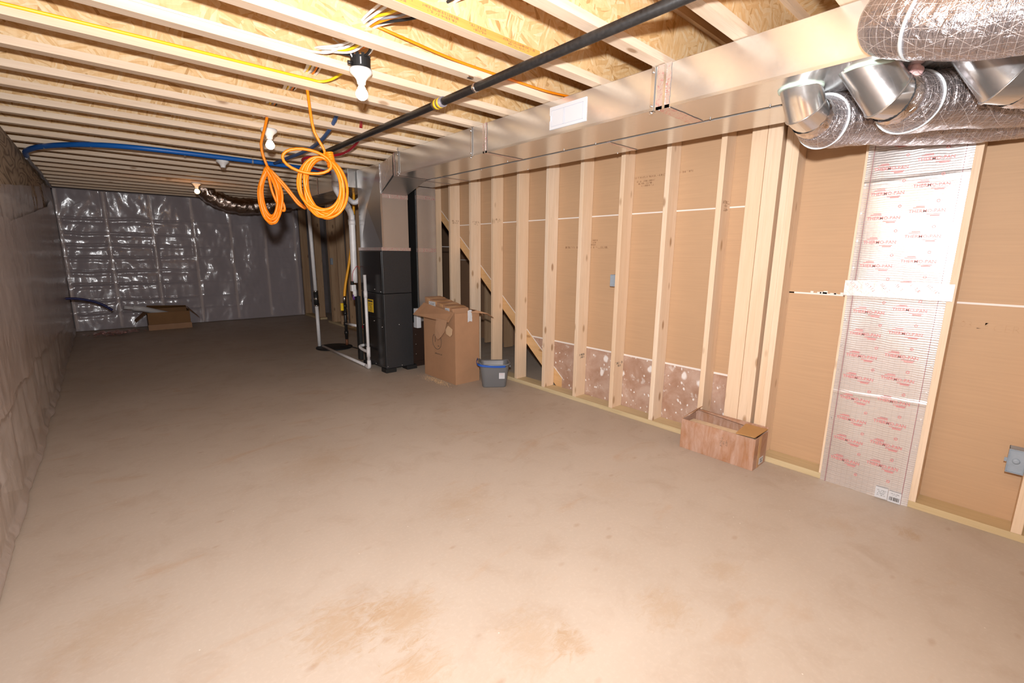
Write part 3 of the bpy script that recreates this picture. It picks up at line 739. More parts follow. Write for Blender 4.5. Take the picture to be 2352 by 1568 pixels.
# ---- gas pipe
t=thing('gas_pipe','long black iron gas pipe running under the joists','pipe',(0,0,0))
obj('pipe_run',MB().tube([(1.655,4.55,2.262),(1.655,2.6,2.262),(1.655,-1.9,2.262)],.0225,20),M['black'],t)
o=obj('coupling',MB().tube([(1.655,2.60,2.262),(1.655,2.50,2.262)],.029,20),plain('grey_coupling',(.35,.32,.36),.4,.4),t); o['label']='grey coupling with a yellow band'
m=MB().tube([(1.655,2.585,2.262),(1.655,2.56,2.262)],.0297,20); m.tube([(1.655,2.55,2.262),(1.655,2.525,2.262)],.0297,20)
obj('yellow_band',m,M['yellow'],o)
obj('end_fitting',MB().tube([(1.655,4.56,2.262),(1.655,4.49,2.262)],.031,20),M['black'],t)
def strap(y,lab):
    s=thing('pipe_strap',lab,'strap',(0,0,0),group='metal straps that hold the gas pipe')
    obj('band',MB().tube([(1.655,y-.011,2.262),(1.655,y+.011,2.262)],.0245,20),M['zinc'],s)
    obj('ear',MB().box(1.60,1.633,y-.009,y+.009,2.300,2.309),M['zinc'],s)
strap(2.18,'small zinc strap holding the black gas pipe'); strap(.9,'zinc strap on the gas pipe near the top of the view')
# ---- furnace
FX0,FX1,FY0,FY1=2.305,2.655,4.745,5.34
t=thing('furnace','tall black furnace cabinet standing by the trunk duct','furnace',(0,0,0))
obj('lower_cabinet',MB().box(FX0,FX1,FY0,FY1,.048,.905),M['furn'],t,bevel=.004)
obj('coil_cabinet',MB().box(FX0,FX1,FY0,FY1,.911,1.385),M['furn'],t,bevel=.004)
obj('door',MB().box(FX0-.006,FX0,FY0+.02,FY1-.02,.07,.62),M['furn_g'],t,bevel=.003)
obj('door',MB().box(FX0-.006,FX0,FY0+.02,FY1-.02,.625,.90),M['furn_g'],t,bevel=.003)
obj('coil_door',MB().box(FX0-.006,FX0,FY0+.015,FY1-.015,.92,1.375),M['furn_g'],t,bevel=.003)
balls('screw',[(2.48,FY0-.002,.55),(2.50,FY0-.002,.065),(2.32,FY0-.002,.075)]+[(FX0-.008,y,z) for (y,z) in ((4.80,.53),(5.0,.58),(4.80,.93),(4.95,.95),(5.0,.07),(5.25,.25),(5.3,.5))],.006,M['zinc'],t)
o=obj('energy_label',MB().box(FX0-.0085,FX0-.0062,5.01,5.15,.675,.825),M['yellow'],t); m=MB()
m.box(FX0-.0092,FX0-.0085,5.02,5.14,.795,.812); scribble(m,(FX0-.009,5.08,.765),RXT,.10,.010,6,4,.9); obj('label_print',m,M['ink'],o)
for (x,y) in ((FX0+.05,FY0+.05),(FX1-.03,FY0+.05),(FX0+.05,FY1-.05),(FX1-.05,FY1-.05)):
    obj('rubber_foot',MB().box(x-.065,x+.065,y-.065,y+.06,0,.048),M['blk'],t,bevel=.004)
m=MB().box(FX0-.004,FX1+.003,FY0-.004,FY1+.003,1.384,1.418); obj('foil_collar',m,M['tape'],t)
# plenum with cross-broken side
P=MB().box(2.318,2.645,4.755,5.33,1.405,2.29); obj('supply_plenum',P,M['galv'],t,bevel=.003)
m=MB(); c=(2.296,5.05,1.86); q=[(2.317,4.76,1.42),(2.317,5.32,1.42),(2.317,5.32,2.28),(2.317,4.76,2.28)]
for a,b in ((0,1),(1,2),(2,3),(3,0)):
    n=len(m.v); m.v+=[Vector(q[a]),Vector(q[b]),Vector(c)]; m.f.append((n+1,n,n+2))
m.quad(*q); obj('plenum_side',m,M['galv_b'],t)
o=obj('duct_transition',MB().hexa([(2.228,4.24,ZD+.001),(2.587,4.24,ZD+.001),(2.63,4.75,1.985),(2.33,4.75,1.985),(2.228,4.24,ZJ-.006),(2.587,4.24,ZJ-.006),(2.63,4.75,2.285),(2.33,4.75,2.285)]),M['galv_d'],t,bevel=.002)
def tf(u,v):
    a=Vector((2.2255,4.27,2.11+v*.18)); b=Vector((2.324,4.745,1.99+v*.29)); p=a.lerp(b,u); return (p.x-.002,p.y,p.z)
obj('side_foil',MB().grid(tf,20,20,False),M['crumpled'],t)
m=MB().box(2.315,2.335,4.748,4.7535,1.42,2.28); obj('corner_strip',m,M['galv_b'],t)
def tb(u,v): return (2.316+.33*u,4.751-.002*abs(wr((u*20,v*4,2))),1.945+.05*v)
obj('joint_tape',MB().grid(tb,30,4,False),M['tape'],t)
def tb2(u,v):
    p=Vector((2.3,4.74,2.0)).lerp(Vector((2.24,4.40,2.28)),v); return (p.x-.006,p.y-.05+.07*u,p.z)
obj('gap_shade_block',MB().box(2.664,2.749,4.775,5.32,.55,2.08),M['gap_shade'],t)  # added black block painting the shade between furnace and return duct, no real part
# return drop
t=thing('return_duct','vertical galvanized return duct beside the furnace','duct',(0,0,0))
obj('duct_body',MB().box(2.752,3.003,4.742,5.22,.56,2.10),M['galv'],t,bevel=.004)
for z in (1.395,1.985):
    m=MB()
    def f(u,v,z=z):
        zz=z-.022+.044*v+.003*wr((u*15,v*3,z)); e=.003; p=u*3
        if p<1: return (2.752-e,5.2+(4.742-5.2)*p,zz)
        if p<2: return (2.752+(.251)*(p-1),4.742-e,zz)
        return (3.003+e,4.742+.45*(p-2),zz)
    m.grid(f,50,5,False); obj('joint_tape',m,M['tape'],t)
obj('edge_bead',MB().box(2.748,2.756,4.738,4.746,.56,2.10),M['galv_b'],t)
o=obj('filter_box',MB().box(2.672,2.995,4.80,5.28,.07,.55),M['dbrown'],t,bevel=.003)
balls('screw',[(2.72,4.797,z) for z in (.16,.28,.40,.50)],.005,M['zinc'],t)
tag(obj('air_filter',MB().box(2.69,2.745,4.70,4.79,.49,.72),M['white'],bevel=.006),'white pleated filter tucked between furnace and return duct','filter')
obj('filter_stand',MB().box(2.69,2.98,4.82,5.26,0,.07),M['dbrown'],t)
# furnace plumbing
t=thing('condensate_drain','thin white condensate pipe standing at the furnace front','pipe',(0,0,0))
obj('riser',MB().tube([(2.225,5.04,.03),(2.225,5.04,1.11)],.0175,14),M['pvc'],t)
obj('floor_run',MB().tube([(2.225,5.04,.03),(2.235,6.60,.03)],.017,12),M['pvc'],t)
obj('elbow',MB().tube(smooth_path([(2.225,5.04,.11),(2.225,5.04,.03),(2.226,5.12,.03)],4),.023,12),M['pvc'],t)
obj('tee',MB().tube([(2.225,5.04,.15),(2.225,5.04,.27)],.0225,12),M['pvc'],t)
obj('coupling',MB().tube([(2.225,5.04,.85),(2.225,5.04,.93)],.0215,12),M['pvc'],t)
obj('branch',MB().tube(smooth_path([(2.225,5.04,.21),(2.225,5.2,.215),(2.235,5.30,.235),(2.30,5.33,.24)],5),.0175,12),M['pvc'],t)
t=thing('sump_pipe','tall thin white sump discharge pipe rising from the floor pit','pipe',(0,0,0))
obj('riser',MB().tube([(2.225,6.705,.0),(2.222,6.705,.62)],.024,14),M['pvc'],t)
obj('upper_riser',MB().tube([(2.222,6.705,.80),(2.205,6.705,2.095)],.024,14),M['pvc'],t)
o=obj('check_valve',MB().tube([(2.222,6.705,.60),(2.222,6.705,.82)],.031,16),M['blk'],t); o['label']='black rubber check valve with steel clamps'
m=MB()
for z in (.70,.715,.61,.81): m.tube([(2.222,6.705,z-.006),(2.222,6.705,z+.006)],.0325,16)
obj('clamp',m,M['zinc'],o)
t=thing('sump_pit','black sump pit cover let into the floor','sump',(0,0,0))
obj('cover',MB().lathe([(.25,0.001),(.25,.012),(.22,.02),(.0,.02)],(2.38,6.55,0),28),M['blk'],t)
obj('cord',MB().tube(smooth_path([(2.45,6.5,.02),(2.5,6.2,.05),(2.6,5.9,.015),(2.5,5.5,.015),(2.38,5.38,.12)]),.007,6),M['blk'],t)
t=thing('vent_pipe','thick white vent pipe bending down behind the furnace','pipe',(0,0,0))
pts=[(2.10,5.42,2.36),(2.10,5.42,2.11),(2.13,5.42,2.03),(2.225,5.42,1.88),(2.262,5.42,1.80),(2.268,5.42,1.70),(2.262,5.42,1.0)]
obj('pipe_run',MB().tube(smooth_path(pts,6),.037,18),M['pvc'],t)
m=MB()
for a,b in (((2.10,5.42,2.15),(2.10,5.42,2.09)),((2.267,5.42,1.74),(2.268,5.42,1.68)),((2.21,5.42,1.905),(2.235,5.42,1.865))): m.tube([a,b],.0415,18)
obj('hub',m,M['pvc'],t)
t=thing('vent_pipe','second white vent pipe slanting in behind the plenum','pipe',(0,0,0))
obj('pipe_run',MB().tube(smooth_path([(2.14,5.52,2.12),(2.20,5.52,2.06),(2.31,5.52,1.965),(2.37,5.50,1.955),(2.43,5.46,2.02)],6),.029,16),M['pvc'],t)
t=thing('gas_valve_group','furnace connections with white and purple fittings beside the cabinet','fitting',(0,0,0))
obj('white_fitting',MB().box(2.20,2.255,5.36,5.42,.90,.98),M['pvc'],t,bevel=.008)
obj('white_tube',MB().tube([(2.24,5.38,.84),(2.24,5.38,.92)],.024,12),M['pvc'],t)
obj('black_cap',MB().tube([(2.215,5.38,.98),(2.215,5.38,1.02)],.02,10),M['blk'],t)
obj('purple_plug',MB().tube([(2.225,5.38,.80),(2.225,5.38,.86)],.014,10),plain('purple_plastic',(.12,.04,.22),.4),t)
obj('red_wire',MB().tube(smooth_path([(2.215,5.37,1.0),(2.22,5.36,1.12),(2.27,5.345,1.2),(2.302,5.34,1.16)]),.003,6),M['red'],t)
obj('base_block',MB().box(2.262,2.303,5.36,5.44,.05,.84),M['blk'],t,bevel=.004)
t=thing('gas_line','orange flexible gas tube dropping to black iron pipe left of the furnace','pipe',(0,0,0))
obj('gas_tube',MB().tube(smooth_path([(2.56,6.0,2.14),(2.55,6.0,2.0),(2.53,6.0,1.75),(2.46,6.0,1.3),(2.38,6.0,.95),(2.355,6.0,.78)]),.0165,12),M['org_gas'],t)
obj('nut',MB().tube([(2.355,6.0,.79),(2.353,6.0,.72)],.02,8),M['zinc'],t)
obj('drip_leg',MB().tube([(2.352,6.0,.73),(2.352,6.0,.21)],.019,12),M['black'],t)
for z in (.66,.56,.42,.30): obj('pipe_fitting',MB().tube([(2.352,6.0,z-.022),(2.352,6.0,z+.022)],.027,12),M['black'],t)
obj('bare_end',MB().tube([(2.352,6.0,.21),(2.352,6.0,.13)],.017,12),plain('rusty_steel',(.20,.08,.04),.6,.4),t)
obj('valve_handle',MB().box(2.29,2.325,5.97,6.0,.60,.70),M['handyel'],t,bevel=.005)
o=obj('branch_pipe',MB().tube([(2.36,6.0,.42),(2.40,5.70,.42)],.017,12),M['pvc'],t); 
obj('red_sleeve',MB().tube([(2.40,5.70,.42),(2.44,5.44,.42)],.019,12),M['red'],t)
# ---- light fixtures
def lamp(x,y,ztop,lab,lit,warm=False,box=False,s=1.):
    t=thing('bulb_holder',lab,'light',(x,y,ztop),group='bare bulb holders in a row under the joists')
    obj('porcelain_base',MB().lathe([(.001,0),(.057,0),(.058,-.012),(.052,-.020),(.036,-.034),(.026,-.048),(.022,-.062),(.021,-.070),(.001,-.070)],(0,0,0),28),M['porc'],t)
    if lit:
        obj('bulb_neck',MB().lathe([(.001,-.066),(.0165,-.066),(.017,-.078),(.021,-.092),(.001,-.092)],(0,0,0),20),M['porc'],t)
        b=MB(); pr=[(.0205,-.088)]+[(max(.0008,.031*math.sin(a)),-.117+.031*math.cos(a)) for a in [PI*(.22+.78*i/10) for i in range(11)]]
        obj('glass_bulb',b.lathe(pr,(0,0,0),24),M['bulb_w' if warm else 'bulb'],t)
        L=bpy.data.lights.new('bulb_light','POINT'); 
    if box:
        o=obj('junction_box',MB().lathe([(.001,.0),(.050,.0),(.050,.055)]+[(.046,.055),(.046,.004),(.001,.004)],(0,0,.002),26,smooth=False),M['blk'],t)
        m=MB()
        for k in range(11):
            a=2*PI*k/11; m.obox((.048*math.cos(a),.048*math.sin(a),.060),.006,.014,.016,Matrix.Rotation(a,3,'Z'))
        obj('box_teeth',m,M['blk'],o)
        obj('clamp_screw',MB().tube([(-.05,-.01,.018),(-.072,-.012,.016)],.009,8),M['black'],o)
        obj('white_mark',MB().box(-.022,-.018,-.0505,-.044,.012,.045),M['white'],o)
        obj('supply_cable',MB().tube(smooth_path([(-.045,-.01,.045),(-.06,-.005,.07),(-.075,.03,.10),(-.12,.05,.13)]),.004,6),M['wh_cable'],t)
    return t
lamp(1.130,2.48,2.300,'nearest lit bare bulb in a white holder under a black junction box',True,box=True)
lamp(1.085,4.07,2.290,'second lit bare bulb, beside the small orange cable coil',True)
lamp(1.042,5.65,2.270,'empty white bulb holder without a bulb between the lit ones',False)
lamp(1.102,7.84,2.285,'farthest lit bare bulb with a warm orange glow near the back wall',True,True)
# ---- cables
def cable(name,pts,r,mat,lab,grp=None,cat='cable',seg=8,n=8):
    return tag(obj(name,MB().tube(smooth_path(pts,n),r,seg),M[mat]),lab,cat,grp)
def coil(name,cx,cy,cz,w,h,turns,r,lab,seed,lead,phase=0,spread=.012,extra=None,pinch=0.):
    rd=random.Random(seed); pts=[Vector(p) for p in lead]
    ax=Vector((.90,-.43,0)).normalized(); nr=Vector((.43,.90,0))
    N=26
    for k in range(turns*N+1):
        a=PI/2-phase-2*PI*k/N; tn=k/N
        jw=1+.13*math.sin(tn*1.7+seed)+.05*math.sin(tn*5.1); jh=1+.08*math.sin(tn*2.3+seed*2)
        off=spread*math.sin(tn*2.9+seed)
        ww=w/2*jw*(1-pinch*max(0,math.sin(a))**2)
        top=cz+h/2
        z=cz+math.sin(a)*h/2*jh; z=min(z,top+.01); z+= (top-z)*0
        shift=(jh-1)*h/2
        p=Vector((cx,cy,cz-shift))+ax*(math.cos(a)*ww+off*1.2)+nr*(off+.012*math.sin(a*2+tn))
        p.z=cz-shift+math.sin(a)*h/2*jh
        pts.append(p)
    if extra: pts+= [Vector(p) for p in extra]
    t=thing(name,lab,'cable')
    obj('cable_loops',MB().tube(smooth_path(pts,2),r,8),M['orange'],t)
    return t
t=coil('cable_coil',1.095,3.02,1.768,.225,.335,9,.0088,'large round coil of orange cable hanging from the joists',3,[(1.035,3.045,2.36),(1.040,3.03,2.30),(1.045,3.02,2.18),(1.06,3.02,2.08),(1.105,3.02,2.0),(1.115,3.02,1.965)])
lp=[]
for k in range(22):
    a=2*PI*k/22; lp.append((1.0+.125*math.cos(a),3.00-.05*math.cos(a),1.90+.068*math.sin(a)-.012*math.cos(a)))
obj('top_loop',MB().tube(lp,.0085,8,closed=True),M['orange'],t)
m=MB()
for q in range(7): 
    a=q*.012; m.tube([(1.14+.02*math.cos(z)+a*.2,3.02+.025*math.sin(z),1.955-a+.003*z) for z in [i*.5 for i in range(13)]],.0075,6)
obj('binding_wraps',m,M['orange'],t)
t=coil('cable_coil',.985,3.81,1.775,.125,.36,8,.0095,'narrow drooping coil of orange cable left of the round coil',5,[(1.02,3.84,2.36),(1.015,3.82,2.32),(.985,3.81,2.22),(.955,3.81,2.12),(.965,3.81,2.03),(.985,3.81,1.97)],pinch=.75,spread=.008)
P=smooth_path([(.99,3.81,1.955),(1.05,3.80,1.88),(1.12,3.79,1.79),(1.17,3.78,1.72),(1.22,3.77,1.69),(1.16,3.775,1.75),(1.09,3.79,1.85),(1.02,3.80,1.93),(.995,3.81,1.955)],8)
obj('side_loop',MB().tube(P,.0092,8),M['orange'],t)
P=smooth_path([(.99,3.81,1.955),(1.015,3.80,1.87),(1.05,3.80,1.77),(1.075,3.80,1.70),(1.07,3.80,1.665),(1.04,3.80,1.69),(1.0,3.80,1.80),(.985,3.81,1.93)],8)
obj('side_loop',MB().tube(P,.0092,8),M['orange'],t)
obj('knot',MB().sphere((.985,3.81,1.955),.018,12,1.3),M['orange'],t)
YJ0=3.0265; YJ1=2.628
cable('electrical_cable',[(-.45,YJ0-.072,2.345),(.2,YJ0-.070,2.352),(.7,YJ0-.070,2.352),(1.0,YJ0-.070,2.352),(1.10,YJ0-.085,2.352),(1.16,YJ0-.16,2.375),(1.20,YJ0-.26,2.42),(1.21,YJ0-.38,2.47)],.0075,'yel_cable','yellow cable running along a joist flange and curling up at its end')
cable('electrical_cable',[(-.45,YJ1-.070,2.352),(.3,YJ1-.070,2.352),(.8,YJ1-.070,2.352),(.93,YJ1-.075,2.352),(1.0,YJ1-.13,2.36),(1.06,YJ1-.25,2.41),(1.08,YJ1-.42,2.44)],.006,'wh_cable','white cable running along a joist flange to the cable bundle')
cable('electrical_cable',[(1.05,2.19,2.40),(1.20,2.155,2.372),(1.5,2.155,2.353),(1.9,2.155,2.352),(2.2,2.155,2.356),(2.5,2.155,2.38)],.007,'orange','orange cable stapled along a joist behind the black gas pipe')
cable('electrical_cable',[(2.25,1.16,2.60),(2.42,1.16,2.585),(2.60,1.16,2.55),(2.80,1.16,2.53),(3.1,1.16,2.56)],.006,'blue','blue cable hanging above the trunk duct near the top edge')
cols=[('wh_cable','white'),('wh_cable','white'),('yel_cable','yellow'),('wh_cable','white'),('gr_cable','grey'),('orange','orange'),('blk','black'),('wh_cable','white')]
labs=['outermost left white cable of the bundle threaded through the joist webs','white cable sagging lowest in the bundle threaded through the joist webs','yellow cable in the bundle threaded through the joist webs','white cable in the middle of the bundle threaded through the joist webs','grey cable in the bundle threaded through the joist webs','orange cable in the bundle threaded through the joist webs','black cable in the bundle threaded through the joist webs','white cable on the right side of the bundle threaded through the joist webs']
for i,((mt,cn),lb) in enumerate(zip(cols,labs)):
    rd=random.Random(i+20); q=i-3.5; j_=lambda a:rd.uniform(-a,a)
    pts=[(1.12+q*.030,.95,2.44),(1.13+q*.034+j_(.01),1.36,2.42),(1.13+q*.036,1.75,2.41+j_(.01)),(1.10+q*.026,1.95,2.39+j_(.015)),(1.045+q*.008,2.19,2.395+j_(.01)),(1.10+q*.012+j_(.01),2.30,2.385+j_(.01)),(1.075+q*.020+j_(.01),2.44,2.365+j_(.012)),(.985+q*.012,2.594,2.385+j_(.008))]
    y=2.993
    while y<5.6:
        pts.append((1.03+q*.012+j_(.004),y-.2,2.425+j_(.006))); pts.append((1.045+q*.010+j_(.004),y,2.402+j_(.007))); y+=.3985
    cable('electrical_cable',pts,.0062,mt,lb,'cables bundled through the joist webs',n=6)
# blue water tube
t=thing('water_tube','long blue plastic tube strapped under the joists across the room','tube',(0,0,0))
obj('tube_run',MB().tube(smooth_path([(-.44,6.80,2.272),(-.41,6.5,2.280),(-.27,6.15,2.285),(0.0,5.80,2.285),(.35,5.62,2.285),(1.0,5.57,2.285),(1.8,5.59,2.285),(2.16,5.60,2.27)],10),.0225,14),M['blue'],t)
m=MB()
for x,y in ((.05,5.765),(.72,5.60),(1.30,5.575),(-.27,6.15)): m.tube([(x-.008,y,2.285),(x+.008,y,2.285)],.0255,12); 
obj('clamp',m,M['gr_cable'],t)
t=thing('water_tube','grey-blue plastic tube rising from the blue tube toward the joists','tube',(0,0,0))
obj('tube_run',MB().tube(smooth_path([(1.50,5.52,2.285),(1.52,5.1,2.285),(1.54,4.7,2.285),(1.51,4.2,2.285),(1.47,3.80,2.33),(1.46,3.6,2.42)],8),.015,10),plain('slate_blue_tube',(.05,.11,.27),.4),t)
t=thing('water_tube','red plastic tube curving beside the end of the gas pipe','tube',(0,0,0))
obj('tube_run',MB().tube(smooth_path([(1.60,3.55,2.42),(1.70,3.78,2.36),(1.76,4.02,2.285),(1.80,4.5,2.27),(1.60,4.85,2.26),(1.70,5.15,2.25),(1.95,5.4,2.25),(2.2,5.56,2.26)],8),.012,10),M['red'],t)
t=thing('cable_bundle','dark bundle of cables along the top of the left wall','cable',(0,0,0))
m=MB()
for q in range(5):
    rd=random.Random(q); m.tube(smooth_path([(-.44+rd.uniform(-.012,.012),6.85+.42*k,2.27+rd.uniform(-.02,.018)) for k in range(8)],5),.010,8)
obj('cables',m,M['gr_cable'],t)
cable('water_tube',[(-.455,9.0,.675),(-.33,9.0,.668),(-.18,9.0,.625),(-.06,9.0,.56),(.03,9.0,.478)],.0165,'dblue','short dark blue tube sticking out of the left wall near the back',None,'tube')
# ---- large cardboard box
t=thing('cardboard_box','large tall open cardboard box standing between furnace and studs','box',(0,0,0))
bx0,bx1,by0,by1,bz=2.632,2.945,3.835,4.455,.765
th=.006; b=MB()
b.box(bx0,bx0+th,by0,by1,0,bz).box(bx1-th,bx1,by0,by1,0,bz-.01).box(bx0+th,bx1-th,by0,by0+th,0,bz-.01).box(bx0+th,bx1-th,by1-th,by1,0,bz).box(bx0+th,bx1-th,by0+th,by1-th,0,th)
obj('box_wall',b,M['card'],t,bevel=.0015)
def plate(pts,nrm,th=.004):
    n=Vector(nrm).normalized()*th; P=[Vector(p) for p in pts]; m=MB(); k=len(P)
    m.v+=P+[p+n for p in P]; m.f.append(tuple(range(k-1,-1,-1))); m.f.append(tuple(range(k,2*k)))
    for i in range(k): j=(i+1)%k; m.f.append((i,j,k+j,k+i))
    return m
o=obj('side_flap',plate([(bx0,by1-.02,bz+.055),(bx0,by0+.02,bz-.005),(bx0-.055,by0+.04,bz-.10),(bx0-.13,by1-.0,bz-.07)],(-.5,0,.8)),M['card'],t)
obj('torn_strip',plate([(bx0-.075,by0+.23,bz-.07),(bx0-.07,by0+.04,bz-.078),(bx0-.065,by0+.10,.56),(bx0-.06,by0+.17,.50),(bx0-.06,by0+.23,.46),(bx0-.055,by0+.28,.48),(bx0-.055,by0+.31,.51),(bx0-.07,by0+.26,.60)],(-1,0,.1)),M['strip'],t)
q=obj('torn_layer',plate([(bx0-.036,by0+.07,.63),(bx0-.034,by0-.0,.60),(bx0-.034,by0+.01,.54),(bx0-.034,by0+.04,.515),(bx0-.034,by0+.11,.535),(bx0-.036,by0+.12,.58)],(-1,0,.1)),plain('torn_pale_cardboard',(.66,.45,.28),.7),t)
obj('end_flap',plate([(bx1-.13,by0,bz-.01),(bx1,by0,bz-.012),(bx1+.16,by0-.05,bz-.085),(bx1+.06,by0-.07,bz-.03),(bx1-.06,by0-.03,bz+.01)],(0,-.3,.9)),M['card'],t)
obj('far_flap',plate([(bx1,by0+.05,bz),(bx1,by1,bz),(bx1+.11,by1-.02,bz-.06),(bx1+.13,by0+.1,bz-.07)],(.4,0,.8)),M['card'],t)
m=MB(); R=RXT; cc=Vector((bx0-.001,4.185,.42)); N=40
k=MB().tube([cc+R@Vector((.088*math.cos(2*PI*i/N),.088*math.sin(2*PI*i/N),0)) for i in range(N)],.0022,6,closed=True); m.v+=k.v; m.f+=k.f
for a in ((-.035,.02,.006,.07),(-.02,.045,.03,.005),(.03,-.05,.03,.006)): m.obox(cc+R@Vector((a[0],a[1],0)),a[2],a[3],.001,R)
scribble(m,(bx0-.0008,4.17,.275),R,.16,.014,1,31)
obj('printed_emblem',m,M['ink'],t)
m=MB(); m.grid(lambda u,v:(2.79+.055*u,by0-.004-.008*abs(wr((u*3,v*3,5))),.655+.12*v+.01*math.sin(u*3)),8,12); obj('loose_tape',m,M['white'],t)
t=thing('cardboard_box','taped cardboard carton with two white labels inside the large box','box',(0,0,0))
ct=MB().hexa([(2.66,3.87,.60),(2.86,3.87,.60),(2.86,4.43,.60),(2.66,4.43,.60),(2.645,3.90,.80),(2.85,3.90,.80),(2.85,4.44,.885),(2.645,4.44,.885)])
obj('carton_body',ct,M['card'],t,bevel=.003)
def topz2(y): return .80+(y-3.90)/.54*.085
m=MB()
for a in (3.95,4.08,4.20,4.34): m.hexa([(2.643,a,topz2(a)-.03),(2.852,a,topz2(a)-.03),(2.852,a+.05,topz2(a+.05)-.03),(2.643,a+.05,topz2(a+.05)-.03),(2.643,a,topz2(a)+.002),(2.852,a+.0,topz2(a)+.002),(2.852,a+.05,topz2(a+.05)+.002),(2.643,a+.05,topz2(a+.05)+.002)])
obj('packing_tape',m,M['ptape'],t)
def labelx(y0,y1,z0,z1,sd):
    l=obj('white_label',MB().box(2.6415,2.6435,y0,y1,z0,z1),M['white'],t); k=MB(); scribble(k,(2.6413,(y0+y1)/2,z1-.02),RXT,(y1-y0)*.8,.008,2,sd,.6); obj('label_print',k,M['ink'],l)
labelx(4.22,4.35,.785,.845,3); labelx(3.95,4.03,.765,.80,6)
# sawdust
m=MB(); rd=random.Random(5)
for k in range(420):
    a=rd.gauss(0,1); b_=rd.gauss(0,1); x=2.56+a*.03; y=4.12+b_*.12; x-= .0
    if x>bx0-.01: x=bx0-.012-rd.random()*.03
    z=rd.random()*.012*math.exp(-(a*a+b_*b_)/3); s=rd.uniform(.003,.008)
    m.obox((x,y,z+.002),s,s*.7,.0015,Matrix.Rotation(rd.random()*6,3,'Z')@Matrix.Rotation(rd.uniform(-.6,.6),3,'X'))
tag(obj('sawdust',m,plain('pale_sawdust',(.72,.50,.28),.8)),'small scatter of pale sawdust at the foot of the large box','sawdust',kind='stuff')
# ---- bucket
t=thing('mop_bucket','grey plastic mop bucket with blue handle in front of the studs','bucket',(2.945,3.585,0),-.62)
def rr(w,h,r,n=6):
    o=[]
    for cx,cy,a0 in ((w-r,h-r,0),(-w+r,h-r,PI/2),(-w+r,-h+r,PI),(w-r,-h+r,1.5*PI)):
        for i in range(n+1): a=a0+PI/2*i/n; o.append((cx+r*math.cos(a),cy+r*math.sin(a)))
    return o
def bowl(levels):
    m=MB(); n=None
    for li,(w,h,r,z,f) in enumerate(levels):
        ring_=rr(w,h,r); n=len(ring_)
        for x,y in ring_: m.v.append(Vector((x,y,z+f*(abs(x)/w)**2*.022+ (f*.012 if x<-w*.9 else 0))))
    for li in range(len(levels)-1):
        for k in range(n): k2=(k+1)%n; m.smooth.add(len(m.f)); m.f.append((li*n+k,li*n+k2,(li+1)*n+k2,(li+1)*n+k))
    m.f.append(tuple(range(n-1,-1,-1))); m.f.append(tuple((len(levels)-1)*n+k for k in range(n)))
    return m
lv=[(.118,.082,.035,0,0),(.124,.087,.038,.01,0),(.150,.108,.05,.215,0),(.155,.112,.052,.222,1),(.166,.121,.056,.224,1),(.167,.122,.056,.236,1),(.160,.116,.054,.240,1),(.150,.106,.05,.228,1),(.120,.083,.035,.02,0),(.115,.078,.03,.012,0)]
obj('bucket_body',bowl(lv),M['pail'],t)
hp=[(-.165,.125,.262),(-.178,.04,.258),(-.178,-.07,.255),(-.15,-.122,.248),(-.07,-.134,.238),(.03,-.134,.232),(.11,-.130,.233)]
P=smooth_path(hp,6); m=MB(); 
for i in range(len(P)-1):
    a,b_=P[i],P[i+1]; m.hexa([a+Vector((0,0,-.010)),b_+Vector((0,0,-.010)),b_+Vector((-.004,-.006,-.010)),a+Vector((-.004,-.006,-.010)),a+Vector((0,0,.010)),b_+Vector((0,0,.010)),b_+Vector((-.004,-.006,.010)),a+Vector((-.004,-.006,.010))])
obj('blue_handle',m,M['bluep'],t)
obj('handle_pivot',MB().tube([(.160,.0,.205),(.176,.0,.205)],.014,12),M['pail'],t)
l=obj('sticker',plate([(.045,-.0965,.095),(.105,-.0965,.095),(.105,-.105,.16),(.045,-.105,.16)],(0,-1,0),.0015),M['white'],t)
m=MB(); RY2=Matrix(((1,0,0),(0,0,-1),(0,1,0)))
scribble(m,(.075,-.1062,.145),RY2,.045,.008,2,9,.4); obj('sticker_print',m,M['redink'],l)
# ---- small open box
t=thing('cardboard_box','low dusty open cardboard box at the foot of the studs','box',(0,0,0))
x0,x1,y0,y1,zt=2.985,3.198,1.003,1.506,.215; b=MB()
b.box(x0,x0+th,y0,y1,0,zt).box(x1-th,x1,y0,y1,0,zt+.03).box(x0+th,x1-th,y0,y0+th,0,zt).box(x0+th,x1-th,y1-th,y1,0,zt).box(x0+th,x1-th,y0+th,y1-th,0,th)
obj('box_wall',b,M['card_d'],t,bevel=.0015)
obj('folded_flap',plate([(x0-.004,y0+.005,zt+.012),(x1-.01,y0+.0,zt+.016),(x1-.02,y0+.135,zt+.022),(x0-.012,y0+.120,zt+.010)],(0,0,1),.004),M['card_in'],t)
obj('end_flap',plate([(x0+.004,y1,zt),(x1-.004,y1,zt+.02),(x1-.01,y1-.05,zt+.06),(x0+.05,y1-.055,zt+.05)],(0,1,.3),.004),M['card'],t)
obj('long_flap',plate([(x1-.004,y0+.02,zt+.02),(x1-.004,y1-.02,zt+.03),(x1-.05,y1-.03,zt+.04),(x1-.05,y0+.04,zt+.01)],(0,0,1),.004),M['card_d'],t)
obj('packing_insert',MB().box(x0+.02,x0+.10,y0+.03,y1-.04,.02,zt-.012),plain('pale_foam_board',(.74,.56,.38),.7,var=.08),t)
obj('packing_tape',MB().box(x0+.065,x0+.105,y0-.0012,y0,.0,zt),M['ptape'],t)
m=MB(); R2=RYT; l=obj('white_label',MB().box(x0+.095,x0+.165,y0-.002,y0-.0005,.015,.06),M['white'],t)
scribble(m,(x0+.13,y0-.0025,.045),RYT,.05,.006,3,2,.6); obj('label_print',m,M['ink'],l)
